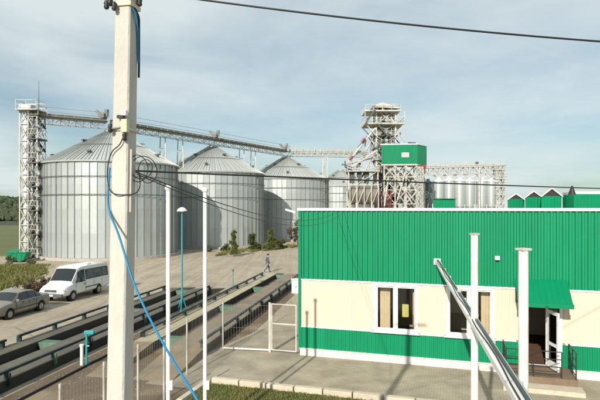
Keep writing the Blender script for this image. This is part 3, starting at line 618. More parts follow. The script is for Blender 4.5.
# spouts: pipes leaving the head at a slope
for (a, b, r) in (((380, 122, 110.5), (347, 163, 109.5), 0.2), ((378, 128, 111.5), (352, 176, 111.2), 0.2), ((390, 118, 111), (404, 143, 110.5), 0.2), ((378, 150, 109), (345, 172, 108.5), 0.17), ((380, 140, 112), (360, 178, 108), 0.18), ((376, 158, 110), (340, 166, 109), 0.17)):
    MB().tube([(hx_(a[0]), a[2], hz_(a[1])), (hx_(b[0]), b[2], hz_(b[1]))], r, 8).build('spout', M_steel, hh, smooth=40)
for px, py in ((362, 141.5), (350, 159), (357.5, 166)):
    k = MB(); k.tube([(hx_(px) - .35, 109.4, hz_(py) - 0.45), (hx_(px) + .3, 109.4, hz_(py) + 0.4)], 0.27, 8); k.build('spout_coupling', M_red, hh)
# low frame left of the headhouse with the horizontal drum
lf_ = thing('equipment_gantry', 'pale steel equipment frame with gantry left of the elevator tower', 'gantry', (hx_(360), 108, 0))
lattice(MB(), hx_(346), hx_(374), 106.3, 110.0, [0, hz_(206), hz_(190), hz_(173)], 0.2, 0.13, 1).build('frame', M_steel, lf_)
k = MB(); k.box((hx_(360), 108.1, hz_(173)), (6.6, 4.4, 0.16)); railing(k, hx_(345), hx_(375), 106, 110.2, hz_(173), 1.2, 0.07, 1.0); k.build('platform', M_steel, lf_)
for px in (350, 357, 364): MB().box((hx_(px), 107.6, hz_(178)), (0.9, 1.2, 2.6)).build('hopper', M_grate, lf_)
k = MB(); k.tube([(hx_(343), 106.9, hz_(163)), (hx_(343), 106.9, hz_(169)), (hx_(350), 106.9, hz_(172))], 0.14, 6); k.bar((hx_(340), 106.9, hz_(166)), (hx_(352), 106.9, hz_(170)), 0.2); k.build('spout', M_grate, lf_)
dm = thing('storage_tank', 'grey horizontal cylindrical drum lying in the steel equipment frame', 'tank', (hx_(359), 104.6, 0))
k = MB(); xa, xb, zc, r_ = hx_(347), hx_(371), hz_(196), 1.9
k.tube([(xa - 0.5, 104.4, zc), (xa - 0.2, 104.4, zc), (xa, 104.4, zc), (xb, 104.4, zc), (xb + .2, 104.4, zc), (xb + .5, 104.4, zc)], [0.4, 1.5, r_, r_, 1.5, 0.4], 24); k.build('shell', mat('dull_tank_steel', (0.21, 0.195, 0.16), 0.65, 0.2, var=0.15, scale=1.5, stain=(0.8, (0.2, 0.17, 0.13), .6)), dm, smooth=40)
k = MB()
for t in (0.2, 0.5, 0.8): k.tube([(xa + (xb - xa) * t - .05, 104.4, zc), (xa + (xb - xa) * t + .05, 104.4, zc)], r_ + 0.06, 24)
k.build('band', M_steel, dm)
k = MB()
for t in (0.2, 0.8):
    for yy in (103.4, 105.4): k.bar((xa + (xb - xa) * t, yy, 0), (xa + (xb - xa) * t, yy, zc - 1.0), 0.25)
k.build('stand', M_steel, dm)
for i, px in enumerate((345.5, 352, 358.5, 365, 371.5)):
    k = MB(); k.bar((hx_(px), 102.0, 0), (hx_(px), 102.0, hz_(180 if i % 2 else 186)), 0.15); k.build('column', M_steel, lf_)
    if i < 4:
        k = MB(); k.bar((hx_(px), 102.05, hz_(206)), (hx_(px + 6.5), 102.05, hz_(190)), 0.10); k.build('brace', M_steel, lf_)
MB().bar((hx_(345), 101.9, hz_(187)), (hx_(372), 101.9, hz_(187)), 0.14).build('girt', M_steel, lf_)
for px, lab in ((373.5, 'red caged ladder standing left below the raised green cabin'), (383.5, 'red caged ladder standing right below the raised green cabin')):
    t_ = thing('caged_ladder', lab, 'ladder', (hx_(px), 106.2, 0), 0, 'red caged ladders')
    k = MB(); x = hx_(px)
    for s_ in (-0.55, 0.55): k.bar((x + s_, 106.2, 0), (x + s_, 106.2, hz_(190)), 0.14)
    for i in range(28): k.bar((x - .55, 106.2, 0.3 + i * 0.35), (x + .55, 106.2, 0.3 + i * 0.35), 0.08)
    k.build('ladder', M_red, t_)
    k = MB()
    for i in range(6): k.tube([(x + 0.75 * math.cos(q), 106.2 - 0.75 * math.sin(q), 4.2 + i * 0.95) for q in [math.pi * j / 6 for j in range(7)]], 0.05, 5)
    for q in (0.4, 1.1, 1.57, 2.0, 2.7): k.bar((x + .75 * math.cos(q), 106.2 - .75 * math.sin(q), 4.2), (x + .75 * math.cos(q), 106.2 - .75 * math.sin(q), 9), 0.06)
    k.build('cage', M_red, t_)
# green cabin on its frame
CBY = 106.0; cm = CBY / F
def cx_(px): return (px - 300) * cm
def cz_(py): return CH + (HY - py) * cm
cab = thing('raised_cabin', 'bright green ribbed metal cabin raised high on the steel frame', 'cabin', (cx_(400), CBY, cz_(164)))
CA_ = R(16); cl = 7.4; cw = 5.6; chh = cz_(144.5) - cz_(164)
cab.rotation_euler = (0, 0, 0)
pA = Vector((cx_(381.5), CBY, 0)); ux = Vector((math.cos(-R(6)), math.sin(-R(6)), 0)); uy = Vector((-ux.y, ux.x, 0))
uy = Vector((0.62, 0.78, 0)).normalized()
def ribs_between(p, q, z0, z1, n, d=0.09):
    mb = MB(); p, q = Vector((p.x, p.y, 0)), Vector((q.x, q.y, 0)); e = (q - p) / n; nrm = Vector((e.y, -e.x, 0)).normalized() * d; xs = []
    for i in range(n): a = p + e * i; xs += [a, a + e * .35, a + e * .45 + nrm, a + e * .85 + nrm, a + e * .95]
    xs.append(q); m = len(xs); mb.add([(x.x, x.y, z0) for x in xs] + [(x.x, x.y, z1) for x in xs], [(i, i + 1, m + i + 1, m + i) for i in range(m - 1)]); return mb
pB = pA + ux * 7.2; pC = pB + uy * 4.2; pD = pA + uy * 4.2; zb, zt = cz_(164), cz_(145)
for a, b, n in ((pA, pB, 16), (pB, pC, 8), (pC, pD, 16), (pD, pA, 8)): ribs_between(a, b, zb, zt, n).build('wall', M_green, cab)
k = MB(); k.poly([(p.x, p.y, zt) for p in (pA - ux * .15 - uy * .15, pB + ux * .15 - uy * .15, pC + ux * .15 + uy * .15, pD - ux * .15 + uy * .15)], (0, 0, 0.22)); k.build('roof', M_white, cab)
k = MB(); k.poly([(p.x, p.y, zb - 0.3) for p in (pA, pB, pC, pD)], (0, 0, 0.28)); k.build('floor', M_steel, cab)
k = MB(); sgn = pA + ux * 4.75 - Vector((0, 0.16, 0)); k.poly([(sgn.x - .72, sgn.y, cz_(157.5)), (sgn.x + .72, sgn.y - .1, cz_(157.5)), (sgn.x + .72, sgn.y - .1, cz_(153)), (sgn.x - .72, sgn.y, cz_(153))], (0, 0.04, 0)); sg_ = k.build('sign', M_white, cab)
k = MB()
for i, dx in enumerate((-0.42, 0.0, 0.42)): k.tube([(sgn.x + dx + 0.17 * math.cos(q), sgn.y - 0.1 - dx * .1, cz_(155.2) + 0.24 * math.sin(q)) for q in [R(40 + 40 * j) for j in range(8)]], 0.035, 5)
k.build('lettering', M_grate, sg_)
k = MB(); q_ = pA + ux * 5.2 + uy * 2; k.tube([(q_.x - .8, q_.y, zt + .55), (q_.x + .8, q_.y, zt + .5)], 0.2, 8); k.bar((q_.x, q_.y, zt + .2), (q_.x, q_.y, zt + .5), 0.2); k.build('roof_vent', M_grate, cab)
cf = thing('cabin_frame', 'dense pale steel lattice carrying the raised green cabin', 'frame', (cx_(402), CBY + 2, 0))
k = MB(); zs = [0, cz_(204), cz_(190), cz_(177), zb - 0.32]
cols = [pA.lerp(pB, t) + uy * (0.3 + s_) for t in (0.05, 0.36, 0.66, 0.97) for s_ in (0, 3.6)]
for p in cols: k.bar((p.x, p.y, 0), (p.x, p.y, zs[-1]), 0.22)
k.build('column', M_steel, cf)
k = MB()
for i in range(0, 8, 2):
    for j, (z, zn) in enumerate(zip(zs, zs[1:])):
        a, b = cols[i], cols[i + 1]; k.bar((a.x, a.y, z), (b.x, b.y, zn), 0.12); k.bar((a.x, a.y, zn), (b.x, b.y, zn), 0.14)
        if i < 6:
            for o_ in (0, 1):
                a, b = cols[i + o_], cols[i + 2 + o_]; k.bar((a.x, a.y, z), (b.x, b.y, zn), 0.13); k.bar((b.x, b.y, z), (a.x, a.y, zn), 0.13); k.bar((a.x, a.y, zn), (b.x, b.y, zn), 0.16)
k.build('bracing', M_steel, cf)
for a, b in (((392, 168), (402, 186)), ((398, 182), (412, 204)), ((405, 172), (397, 200)), ((412, 180), (420, 206)), ((388, 178), (384, 206))):
    MB().tube([(cx_(a[0]), CBY - .4, cz_(a[1])), (cx_(b[0]), CBY - .5, cz_(b[1]))], 0.17, 8).build('spout', M_steel, cf, smooth=40)
rq = random.Random(5)
for i in range(30):
    xa, ya = rq.uniform(386, 422), rq.uniform(166, 200); xb, yb = xa + rq.uniform(-9, 9), ya + rq.uniform(5, 14); yy = CBY + rq.uniform(-.2, 4)
    MB().bar((cx_(xa), yy, cz_(ya)), (cx_(xb), yy, cz_(yb)), rq.uniform(.09, .2)).build('brace', rq.choice((M_steel, M_steel, M_grate, M_grate, M_legshade)), cf)
for px, py in ((392, 172), (404, 176), (397, 190), (411, 192)):
    k = MB(); k.lathe([(0.1, -1.1), (0.7, 0), (0.7, 1.1), (0.15, 1.5), (0, 1.5)], 12, (cx_(px), CBY + 1.4, cz_(py))); k.build('cyclone', M_galv, cf, smooth=40)
for px, py, w_, h_ in ((389, 176, 1.6, 3.0), (399, 196, 2.2, 3.4), (410, 180, 1.8, 2.2), (394, 203, 2.4, 2.6), (414, 199, 1.5, 4.0)):  # dark boxes added inside the frame to stand in for its shaded depth
    k = MB(); k.box((cx_(px), CBY + 2.6, cz_(py)), (w_, 1.6, h_)); k.box((cx_(px) + .2, CBY + 2.6, cz_(py) + h_ / 2 + .2), (w_ * .5, .8, .5)); k.build('shade_fill_box', M_legshade, cf)
k = MB(); k.box((cx_(424.5), CBY + 1, cz_(166.5)), (0.9, 1.2, 0.8)); k.build('motor', M_red, cf)
# lattice post beside the cabin frame
lpst = thing('lattice_column', 'slim pale lattice column at the right edge of the cabin frame', 'column', (cx_(417), 104, 0))
lattice(MB(), cx_(415), cx_(420), 103.4, 104.4, [0, 2, 4, 6] + [6 + 1.05 * i for i in range(1, 9)], 0.12, 0.08, 2).build('lattice', M_steel, lpst)

# ------------------------------------------------------------------ small hopper bins, their conveyor, lattice tower
BY = 120.0; bmx = BY / F
def bx2(px): return (px - 300) * bmx
def bz2(py): return CH + (HY - py) * bmx
def bin_thing(px, wpx, ytop, label, m=M_galv, Y=BY, loz=206.5):
    f_ = Y / F; r_ = wpx * f_ / 2; x = (px - 300) * f_; zt = CH + (HY - ytop) * f_; zb_ = CH + (HY - loz) * f_
    t_ = thing('hopper_bin', label, 'silo', (x, Y, 0), 0, 'small hopper bins in a row')
    n = 20; da = 2 * math.pi / n
    mb = MB(); h_ = r_ * math.tan(da / 2); mb.add([(r_, -h_, zb_), (r_, h_, zb_), (r_, h_, zt), (r_, -h_, zt)], [(0, 1, 2, 3)]); me = mb.mesh('wall_sheet'); me.materials.append(m)
    for i in range(n): link('wall_sheet', me, None, t_, False, rz=i * da)
    k = MB(); k.lathe([(r_ + 0.12, zt - 0.02), (r_ + 0.12, zt + 0.06), (0.35, zt + r_ * 0.5), (0.35, zt + r_ * 0.5 + 0.35), (0, zt + r_ * 0.5 + 0.35)], n); k.build('roof', M_white if m is M_galv else m, t_, False)
    k = MB(); k.lathe([(r_ * 1.01, zb_ + 0.02), (0.3, zb_ - r_ * 1.1), (0.3, zb_ - r_ * 1.1 - .4), (0, zb_ - r_ * 1.1 - .4)], n); k.build('hopper', m, t_, False)
    for i in range(6): k = MB(); a = R(60 * i + 15); k.bar((r_ * math.cos(a), r_ * math.sin(a), 0), (r_ * math.cos(a), r_ * math.sin(a), zb_ + .5), 0.2); k.build('leg', M_steel, t_, False)
    k = MB()
    for i in range(6):
        a, b = R(60 * i + 15), R(60 * i + 75); k.bar((r_ * math.cos(a), r_ * math.sin(a), 0), (r_ * math.cos(b), r_ * math.sin(b), zb_), 0.09); k.bar((r_ * math.cos(a), r_ * math.sin(a), zb_), (r_ * math.cos(b), r_ * math.sin(b), 0), 0.09)
    k.build('bracing', M_steel, t_, False); return t_
for px, w_, yt, lab in ((438.5, 10.5, 181.5, 'narrow pale hopper bin, leftmost of the row above the green hut'), (449, 11, 180.8, 'pale hopper bin, second from the left, above the green hut'), (459.5, 11, 181.2, 'pale hopper bin, third from the left, just right of the green hut'),
                        (469.5, 10.5, 181.8, 'pale hopper bin immediately left of the tall thin post'), (481.5, 10.5, 181.4, 'pale hopper bin immediately right of the tall thin post'), (491, 10, 181.6, 'rightmost pale hopper bin, beside the small lattice tower')):
    bin_thing(px, w_, yt, lab)
M_dsilo = mat('dark_galvanised', (0.20, 0.25, 0.26), 0.5, 0.5, var=0.15, scale=1, rnd=0.3)
bin_thing(428, 10, 183, 'dark blue-grey bin right of the raised green cabin frame', M_dsilo, 116, 206)
cv3 = thing('conveyor_bridge', 'pale lattice conveyor bridge above the small hopper bins', 'conveyor', (bx2(460), BY, 0))
a, b = Vector((bx2(419), BY - 0.2, bz2(175))), Vector((bx2(504), BY - 0.2, bz2(172.5)))
truss(MB(), a, b, 1.4, 1.5, 17, 0.13).build('truss', M_steel, cv3)
MB().bar(a + Vector((0, 0, 1.8)), b + Vector((0, 0, 1.8)), 0.8, 0.45).build('conveyor_casing', M_steel, cv3)
k = MB()
for q in (0.55, 1.1): k.bar(a + Vector((0, -.9, 1.5 + q)), b + Vector((0, -.9, 1.5 + q)), 0.05)
for i in range(18): p = a.lerp(b, i / 17) + Vector((0, -.9, 1.5)); k.bar(p, p + Vector((0, 0, 1.1)), 0.05)
k.build('railing', M_steel, cv3)
for px in (438.5, 449, 459.5, 469.5, 481.5, 491):
    for s_ in (-2, 2.5): MB().tube([(bx2(px + s_ * 3), BY - .3, bz2(174.5)), (bx2(px), BY, bz2(179))], 0.17, 7).build('spout', M_steel, cv3, smooth=40)
k = MB(); k.box((bx2(476.5), BY - .2, bz2(163.5)), (0.6, 0.6, 0.9)); k.bar((bx2(473), BY - .2, bz2(167)), (bx2(477), BY - .2, bz2(162)), 0.25); k.build('drive_unit', M_ring, cv3)
tp = thing('steel_post', 'tall thin pale post standing between two hopper bins', 'post', (bx2(475), BY - 3, 0)); MB().tube([(bx2(475), BY - 3, 0), (bx2(475), BY - 3, bz2(168))], 0.2, 10).build('shaft', M_steel, tp, smooth=40)
MB().box((bx2(475), BY - 3, bz2(168)), (0.6, 0.6, 0.1)).build('cap', M_steel, tp)
lt = thing('lattice_tower', 'small pale lattice tower at the right end of the hopper bins', 'tower', (bx2(499), BY, 0))
zs_ = [0, 2.6, 5.2] + [bz2(y) for y in (203, 195, 187, 179, 170)]
lattice(MB(), bx2(495), bx2(503), BY - 1, BY + 1, zs_, 0.18, 0.12, 2).build('lattice', M_steel, lt)
for y in (195, 187, 179, 170):
    k = MB(); k.box((bx2(499), BY, bz2(y)), (2.6, 2.6, 0.12)); pf = k.build('platform', M_steel, lt); k = MB(); railing(k, bx2(493), bx2(505), BY - 1.3, BY + 1.3, bz2(y)); k.build('railing', M_steel, pf)
# ------------------------------------------------------------------ green sheds behind the building
def shed(px0, px1, ywall, Y, depth, label, roof=None, ridge_px=None, yridge=None, name='green_shed'):
    f_ = Y / F; X0_, X1_ = (px0 - 300) * f_, (px1 - 300) * f_; z = CH + (HY - ywall) * f_; t_ = thing(name, label, 'shed', ((X0_ + X1_) / 2, Y, 0))
    sk = 0.5 if roof == 'gable' else 0.25
    p = [Vector((X0_, Y, 0)), Vector((X1_, Y, 0)), Vector((X1_ + sk * depth, Y + depth, 0)), Vector((X0_ + sk * depth, Y + depth, 0))]
    for a, b in zip(p, p[1:] + p[:1]): ribs_between(a, b, 0, z, max(3, int((b - a).length / 0.45)), 0.05).build('wall', M_green, t_)
    if roof == 'gable':
        zr = CH + (HY - yridge) * f_; xm = (X0_ + X1_) / 2; sh_ = Vector((sk * depth, depth, 0)); e = 0.18
        gm = MB(); gm.poly([(X0_, Y - .02, z), (X1_, Y - .02, z), (xm, Y - .02, zr)], (0, 0.05, 0)); gm.build('gable', M_dark, t_)
        for xa, s_ in ((X0_ - e, -1), (X1_ + e, 1)):
            k = MB(); k.poly([(xa, Y - e, z - .12), (xm, Y - e, zr), (xm + sh_.x, Y + depth, zr), (xa + sh_.x, Y + depth, z - .12)], (0, 0, 0.12)); rf_ = k.build('roof', M_dark, t_)
            k = MB(); k.bar((xa, Y - e - .04, z - .1), (xm, Y - e - .04, zr + .04), 0.06, 0.15); k.build('fascia', M_white, rf_)
    elif roof == 'slope':
        k = MB(); zl = CH + (HY - yridge) * f_; k.poly([(X0_ - .2, Y - .3, zl), (X1_ + .2, Y - .3, z + .05), (X1_ + .25 * depth, Y + depth, z + .05), (X0_ + .25 * depth, Y + depth, zl)], (0, 0, 0.12)); k.build('roof', M_greent, t_)
    else:
        k = MB(); k.poly([(q.x, q.y, z) for q in p], (0, 0, 0.35)); k.build('roof', M_white, t_)
    return t_
shed(434, 455, 199.5, 85, 4, 'low green metal hut with sloping roof in front of the hopper bins', 'slope', yridge=199.0)
shed(508, 523, 199, 80, 2.6, 'small green shed with dark gable roof, leftmost of the three', 'gable', yridge=194)
shed(525.5, 541, 197, 78, 3.0, 'middle green shed with dark gable roof, partly behind the larger one', 'gable', yridge=191.5)
shed(541.5, 561, 196, 74, 3.4, 'larger green shed with two dark white-edged roof gables', 'gable', yridge=188.5)
shed(574, 640, 194, 70, 6, 'long green shed with pale flat roof at the right edge', None)

gv = MB(); rg_ = random.Random(31)
for _ in range(2600):
    u, v = rg_.uniform(10, 46), rg_.uniform(-12.5, -6.9)
    if -11.3 < v < -7.75 and u > 17.4: continue
    p = UV(u, v, 0.004); q = rg_.uniform(.008, .03); a = rg_.random() * 6.283; pts = [(p.x + q * math.cos(a + t) * rg_.uniform(.7, 1.2), p.y + q * math.sin(a + t) * rg_.uniform(.7, 1.2), p.z) for t in (0, 1.3, 2.5, 3.8, 5.0)]
    gv.add(pts + [(p.x, p.y, p.z + q * .8)], [(i, (i + 1) % 5, 5) for i in range(5)])
o = gv.build('gravel', mat('loose_stone', (0.36, 0.32, 0.26), 0.95, var=.25, scale=3)); setp(o, label='loose pebbles scattered over the brown dirt round the truck scales', category='gravel', kind='stuff')
# ------------------------------------------------------------------ truck scales
M_rampm = mat('dirty_ramp', (0.27, 0.21, 0.14), 0.95, var=0.15, scale=1.2, bump=.4, stain=(0.8, (0.15, 0.12, 0.085), .7))
def scale(label, vL0, vL1, vR0, vR1, u0, u1, ramp, beams, mL, mR, railL, railR, zd=0.40):
    t_ = thing('truck_scale', label, 'truck scale', UV((u0 + u1) / 2, (vL0 + vR1) / 2), 0, 'truck weighing platforms')
    for (va, vb, m) in ((vL0, vL1, mL), (vR0, vR1, mR)):
        u = u0
        while u < u1 - 0.1:
            ue = min(u + 6.0, u1); k = MB()
            za = 0.40; k.poly([UV(u, va, zd - .03), UV(u, vb, zd - .03), UV(ue - .03, vb, zd - .03), UV(ue - .03, va, zd - .03)], (0, 0, 0.03)); k.build('deck_plate', m, t_); u = ue
        for vv in (va + 0.10, vb - 0.06):
            k = MB(); k.poly([UV(u0, vv - .05, 0.004), UV(u0, vv + .05, 0.004), UV(u1, vv + .05, 0.004), UV(u1, vv - .05, 0.004)], (0, 0, zd - .036)); k.build('girder', M_beam, t_)
        for (us, ue, ok) in ((u0, u0 - 3.6, ramp[0]), (u1, u1 + 3.0, ramp[1])):
            if not ok: continue
            k = MB(); k.poly([UV(us, va, .002), UV(us, va, zd - .004), UV(ue, va, 0.012), UV(ue, va, .002)], VR * (vb - va)); k.build('ramp', M_rampm, t_)
    for u in beams:
        k = MB(); k.poly([UV(u, vL1 - .02, zd - .05), UV(u, vR0 + .02, zd - .05), UV(u, vR0 - .14, 0.03), UV(u, vL1 + .1, 0.03)], D * 0.5); k.build('cross_beam', M_gbeam, t_)
    for v_, segs in ((vL0 + 0.07, railL), (vR1 - 0.07, railR)):
        for (ua, ub) in segs:
            k = MB(); k.bar(UV(ua, v_, 0.66), UV(ub, v_, 0.66), 0.11, 0.10); rl_ = bevel(k.build('guard_rail', M_rail, t_), 0.015)
            n = max(1, int((ub - ua) / 2.4))
            for i in range(n + 1):
                u = ua + 0.15 + (ub - ua - 0.3) * i / n; k = MB(); k.bar(UV(u, v_, zd), UV(u, v_, 0.60), 0.10); pst = k.build('rail_post', M_rail, t_); k = MB(); sg = 1 if v_ > (vL0 + vR1) / 2 else -1; k.poly([UV(u - .03, v_ + sg * .055, .62), UV(u - .03, v_ + sg * .16, .60), UV(u - .03, v_ + sg * .16, .22), UV(u - .03, v_ + sg * .072, .15)], D * 0.07); k.build('bracket', M_gbeam if sg > 0 and i % 3 == 0 else M_rail, pst)
    return t_
scale('farther truck scale beside the parked van, with dark guard rails', -16.1, -15.3, -14.3, -12.9, 3.0, 35.5, (0, 1), (20.2, 27.6, 34.6), M_deck, M_deck, ((3.2, 19.2), (19.9, 34.6)), ((3.2, 35.2),))
scale('nearer truck scale beside the mesh fence, with pale dusty left track', -11.2, -10.3, -9.35, -7.85, 21.0, 45.0, (1, 1), (21.9, 29.5, 36.9, 44.3), M_deckc, M_deckb, ((21.6, 43.2),), ((20.4, 45.0),))
# low dark edging strip between the scales
ed = thing('edging', 'low dark edging strip on the dirt between the two truck scales', 'edging', UV(14, -11.85))
for i in range(10): k = MB(); k.bar(UV(5 + i * 1.6, -11.85, 0.04), UV(6.57 + i * 1.6, -11.85, 0.04), 0.05, 0.09); k.build('kerb_stone', M_beam, ed)

# ------------------------------------------------------------------ fence and gate
M_wire = mat('dull_wire', (0.26, 0.24, 0.20), 0.6, 0.3)
fn = thing('mesh_fence', 'wire mesh fence on thin pale posts along the nearer truck scale', 'fence', G(187, 375))
def ground_from_top(px, py, h=2.1): Y = F * (CH - h) / (py - HY); return Vector(((px - 300) / F * Y, Y, 0))
fp = [ground_from_top(60, 384), ground_from_top(104, 362), ground_from_top(138, 344.5), G(187, 375), Vector((-3.36, 22.7, 0))]
fpx = fp + [ground_from_top(164, 340)]
for p in fpx: k = MB(); k.tube([p, p + Vector((0, 0, 2.1))], 0.034, 10); k.build('post', M_steel, fn, smooth=40)
gp = Vector((-1.30, 22.35, 0)); chain = [UV(8, -7.45), *fp, gp]
for a, b in zip(chain, chain[1:]):
    k = MB(); L_ = (b - a).length; n = int(L_ / 0.12)
    for i in range(1, n): p = a.lerp(b, i / n); k.bar(p + Vector((0, 0, 0.06)), p + Vector((0, 0, 2.0)), 0.005)
    for z in (0.06, 1.0, 2.0): k.bar(a + Vector((0, 0, z)), b + Vector((0, 0, z)), 0.005)
    o = k.build('wire_mesh', M_wire, fn); o['kind'] = 'stuff'
k = MB(); k.bar(fp[-1] + Vector((0, 0, .10)), gp + Vector((0, 0, .10)), 0.06); k.build('bottom_rail', M_wdirty, fn)
gt = thing('mesh_gate', 'white framed mesh gate closing the gap beside the green building corner', 'gate', gp)
ge = Vector((-0.13, 22.0, 0))
for p in (gp,): k = MB(); k.bar(p, p + Vector((0, 0, 2.14)), 0.10); bevel(k.build('gate_post', M_steel, gt), 0.01)
gd = (ge - gp).normalized(); ga, gb = gp + gd * 0.09, ge - gd * 0.04
k = MB()
for z in (0.12, 1.25, 2.08): k.bar(ga + Vector((0, 0, z)), gb + Vector((0, 0, z)), 0.05)
for p in (ga, gb): k.bar(p + Vector((0, 0, 0.1)), p + Vector((0, 0, 2.10)), 0.05)
k.build('gate_frame', M_steel, gt)
k = MB(); L_ = (gb - ga).length
for i in range(1, 13): p = ga.lerp(gb, i / 13); k.bar(p + Vector((0, 0, 0.12)), p + Vector((0, 0, 2.05)), 0.005)
for j in range(4): k.bar(ga + Vector((0, 0, .3 + j * .48)), gb + Vector((0, 0, .3 + j * .48)), 0.005)
o = k.build('wire_mesh', M_wire, gt); o['kind'] = 'stuff'

cbn = thing('equipment_cabinet', 'white equipment cabinet behind the gate beside the building corner', 'cabinet', (0.0, 37.6, 0))
k = MB(); k.box((-0.05, 37.6, 0.55), (1.1, 0.6, 0.94)); bevel(k.build('cabinet_body', M_white, cbn), 0.015)
MB().box((-0.05, 37.6, 0.04), (1.0, 0.5, 0.08)).build('plinth', M_base, cbn); MB().box((-0.05, 37.58, 1.05), (1.2, 0.7, 0.05)).build('lid', M_wdirty, cbn); MB().box((-0.3, 37.27, 0.55), (0.03, 0.05, 0.14)).build('handle', M_black, cbn)
# ------------------------------------------------------------------ poles and posts
CY = 5.4
def pole_c(z): return Vector((-1.948 + 0.018 * z, CY, z))
up_ = thing('utility_pole', 'square tapering concrete utility pole leaning slightly in the left foreground', 'pole', (pole_c(0).x, CY, 0))
aa = R(12); e1 = Vector((math.cos(aa), -math.sin(aa), 0)); e2 = Vector((math.sin(aa), math.cos(aa), 0))
k = MB(); nz = 14; ring = [(-.5, -.42), (-.42, -.5), (.42, -.5), (.5, -.42), (.5, .42), (.42, .5), (-.42, .5), (-.5, .42)]; P_ = []
for i in range(nz + 1):
    z = 10.4 * i / nz; w = 0.228 - 0.0067 * z; c = pole_c(z)
    for a, b in ring: P_.append(c + e1 * (a * w) + e2 * (b * w))
k.add(P_, [(i * 8 + j, i * 8 + (j + 1) % 8, (i + 1) * 8 + (j + 1) % 8, (i + 1) * 8 + j) for i in range(nz) for j in range(8)] + [tuple(nz * 8 + j for j in range(8))])
k.build('shaft', M_conc, up_)
def zc(py): return CH + (HY - py) / F * CY
def pf_(s_, o_, z): w = 0.228 - 0.0067 * z; return pole_c(z) + e1 * (s_ * w) - e2 * (w / 2 + o_)     # on the front face
def pr_(s_, o_, z): w = 0.228 - 0.0067 * z; return pole_c(z) + e1 * (w / 2 + o_) + e2 * (s_ * w)      # on the right face
M_ins = mat('cream_plastic', (0.66, 0.58, 0.38), 0.5, var=0.1, scale=9)
# steel band and bracket with black insulators, mid height
z = zc(127); k = MB(); c = pole_c(z); k.poly([c + e1 * (a * .20) + e2 * (b * .20) + Vector((0, 0, -.05)) for a, b in ((-.5, -.54), (.54, -.54), (.54, .52), (-.5, .52))], (0, 0, 0.03)); k.build('band', M_steel, up_)
k = MB(); k.box(tuple(pf_(0.42, 0.03, z - 0.01)), (0.07, 0.06, 0.135), -aa); bxo = bevel(k.build('junction_box', M_ins, up_), 0.01)
k = MB(); k.box(tuple(pf_(0.40, 0.035, z + 0.12)), (0.05, 0.05, 0.05), -aa); k.build('clamp', M_white, bxo)
k = MB(); k.box(tuple(pf_(0.14, 0.03, z + 0.085)), (0.07, 0.035, 0.03), -aa); k.build('strap', M_black, bxo)
def ins(p, r=0.04, lab='insulator'):
    k = MB(); k.lathe([(0, -.04), (r * .6, -.04), (r, -.02), (r * .75, 0), (r, .015), (r * .6, .045), (0, .05)], 12, tuple(p)); return k.build(lab, M_black, up_, smooth=50)
ins(pf_(-0.42, 0.05, z - 0.035), 0.025); k = MB(); k.tube([pf_(-0.40, 0.05, z - .03), pf_(0, 0.03, z - .02), pf_(0.4, 0.02, z - .0)], 0.012, 6); k.build('hook', M_steel, up_)
ins(pf_(0.40, 0.03, z - 0.12), 0.024)
# top bracket
z = zc(7); k = MB(); c = pole_c(z); k.poly([c + e1 * (a * .19) + e2 * (b * .19) + Vector((0, 0, -.02)) for a, b in ((-.5, -.55), (.55, -.55), (.55, .52), (-.5, .52))], (0, 0, 0.04)); k.build('band', M_ins, up_)
k = MB(); k.tube([pf_(-0.3, 0.02, z), pf_(-0.7, 0.05, z - .02), pf_(-0.75, 0.05, z + .06)], 0.014, 6); k.build('hook', M_steel, up_)
ins(pf_(-0.62, 0.05, z + 0.01), 0.03); ins(pf_(-0.85, 0.05, z - 0.02), 0.028); ins(pf_(-0.35, 0.05, z - 0.04), 0.026)
ins(pr_(0.3, 0.03, z + 0.06), 0.028)
k = MB(); k.bar(pole_c(9.9) + e1 * -0.7, pole_c(9.9) + e1 * 0.7, 0.07); k.build('crossarm', M_steel, up_)
def cable(name, pts, r, m, label, sub=10, sag=0.0):
    P_ = []
    for a, b in zip(pts, pts[1:]):
        for i in range(sub): t = i / sub; p = Vector(a).lerp(Vector(b), t); p.z -= sag * 4 * t * (1 - t); P_.append(p)
    P_.append(Vector(pts[-1])); k = MB(); k.tube(P_, r, 7); o = k.build(name, m, smooth=60); return setp(o, label=label, category='cable')
def spline(pts, n=8):
    pts = [Vector(p) for p in pts]; q = [pts[0]] + pts + [pts[-1]]; outp = []
    for i in range(1, len(q) - 2):
        for j in range(n):
            t = j / n; a, b, c, d = q[i - 1:i + 3]; outp.append(0.5 * ((2 * b) + (c - a) * t + (2 * a - 5 * b + 4 * c - d) * t * t + (-a + 3 * b - 3 * c + d) * t ** 3))
    outp.append(pts[-1]); return outp
def cab2(name, pts, r, m, label, parent=None):
    k = MB(); k.tube(spline(pts), r, 7); o = k.build(name, m, parent, smooth=60)
    return o if parent else setp(o, label=label, category='cable')
cable('overhead_cable', [P3(-120, -52, 16), P3(700, 48, 16)], 0.03, M_black, 'black overhead cable crossing the sky at the top', 30, 0.40)
cable('overhead_cable', [pr_(0, 0.04, zc(171)), P3(680, 190.5, 12)], 0.0105, M_black, 'black overhead cable running level across the tower and hopper bins', 24, 0.02)
cable('service_cable', [pr_(0, 0.04, zc(172)), WL(1.6, 0.05, 6.04)], 0.007, M_black, 'upper thin black cable sagging from the pole to the green wall', 24, 0.42)
cable('service_cable', [pr_(0.1, 0.045, zc(174)), WL(1.9, 0.05, 6.03)], 0.006, M_black, 'lower thin black cable sagging from the pole to the green wall', 24, 0.55)
k = MB(); ph = P3(572, 187.2, 11); k.lathe([(0, 0.03), (0.018, 0.03), (0.025, 0), (0.08, -0.16), (0, -0.16)], 12, tuple(ph)); o = k.build('cable_clamp', M_black); setp(o, label='black cone shaped clamp hanging on the level cable at right', category='clamp')
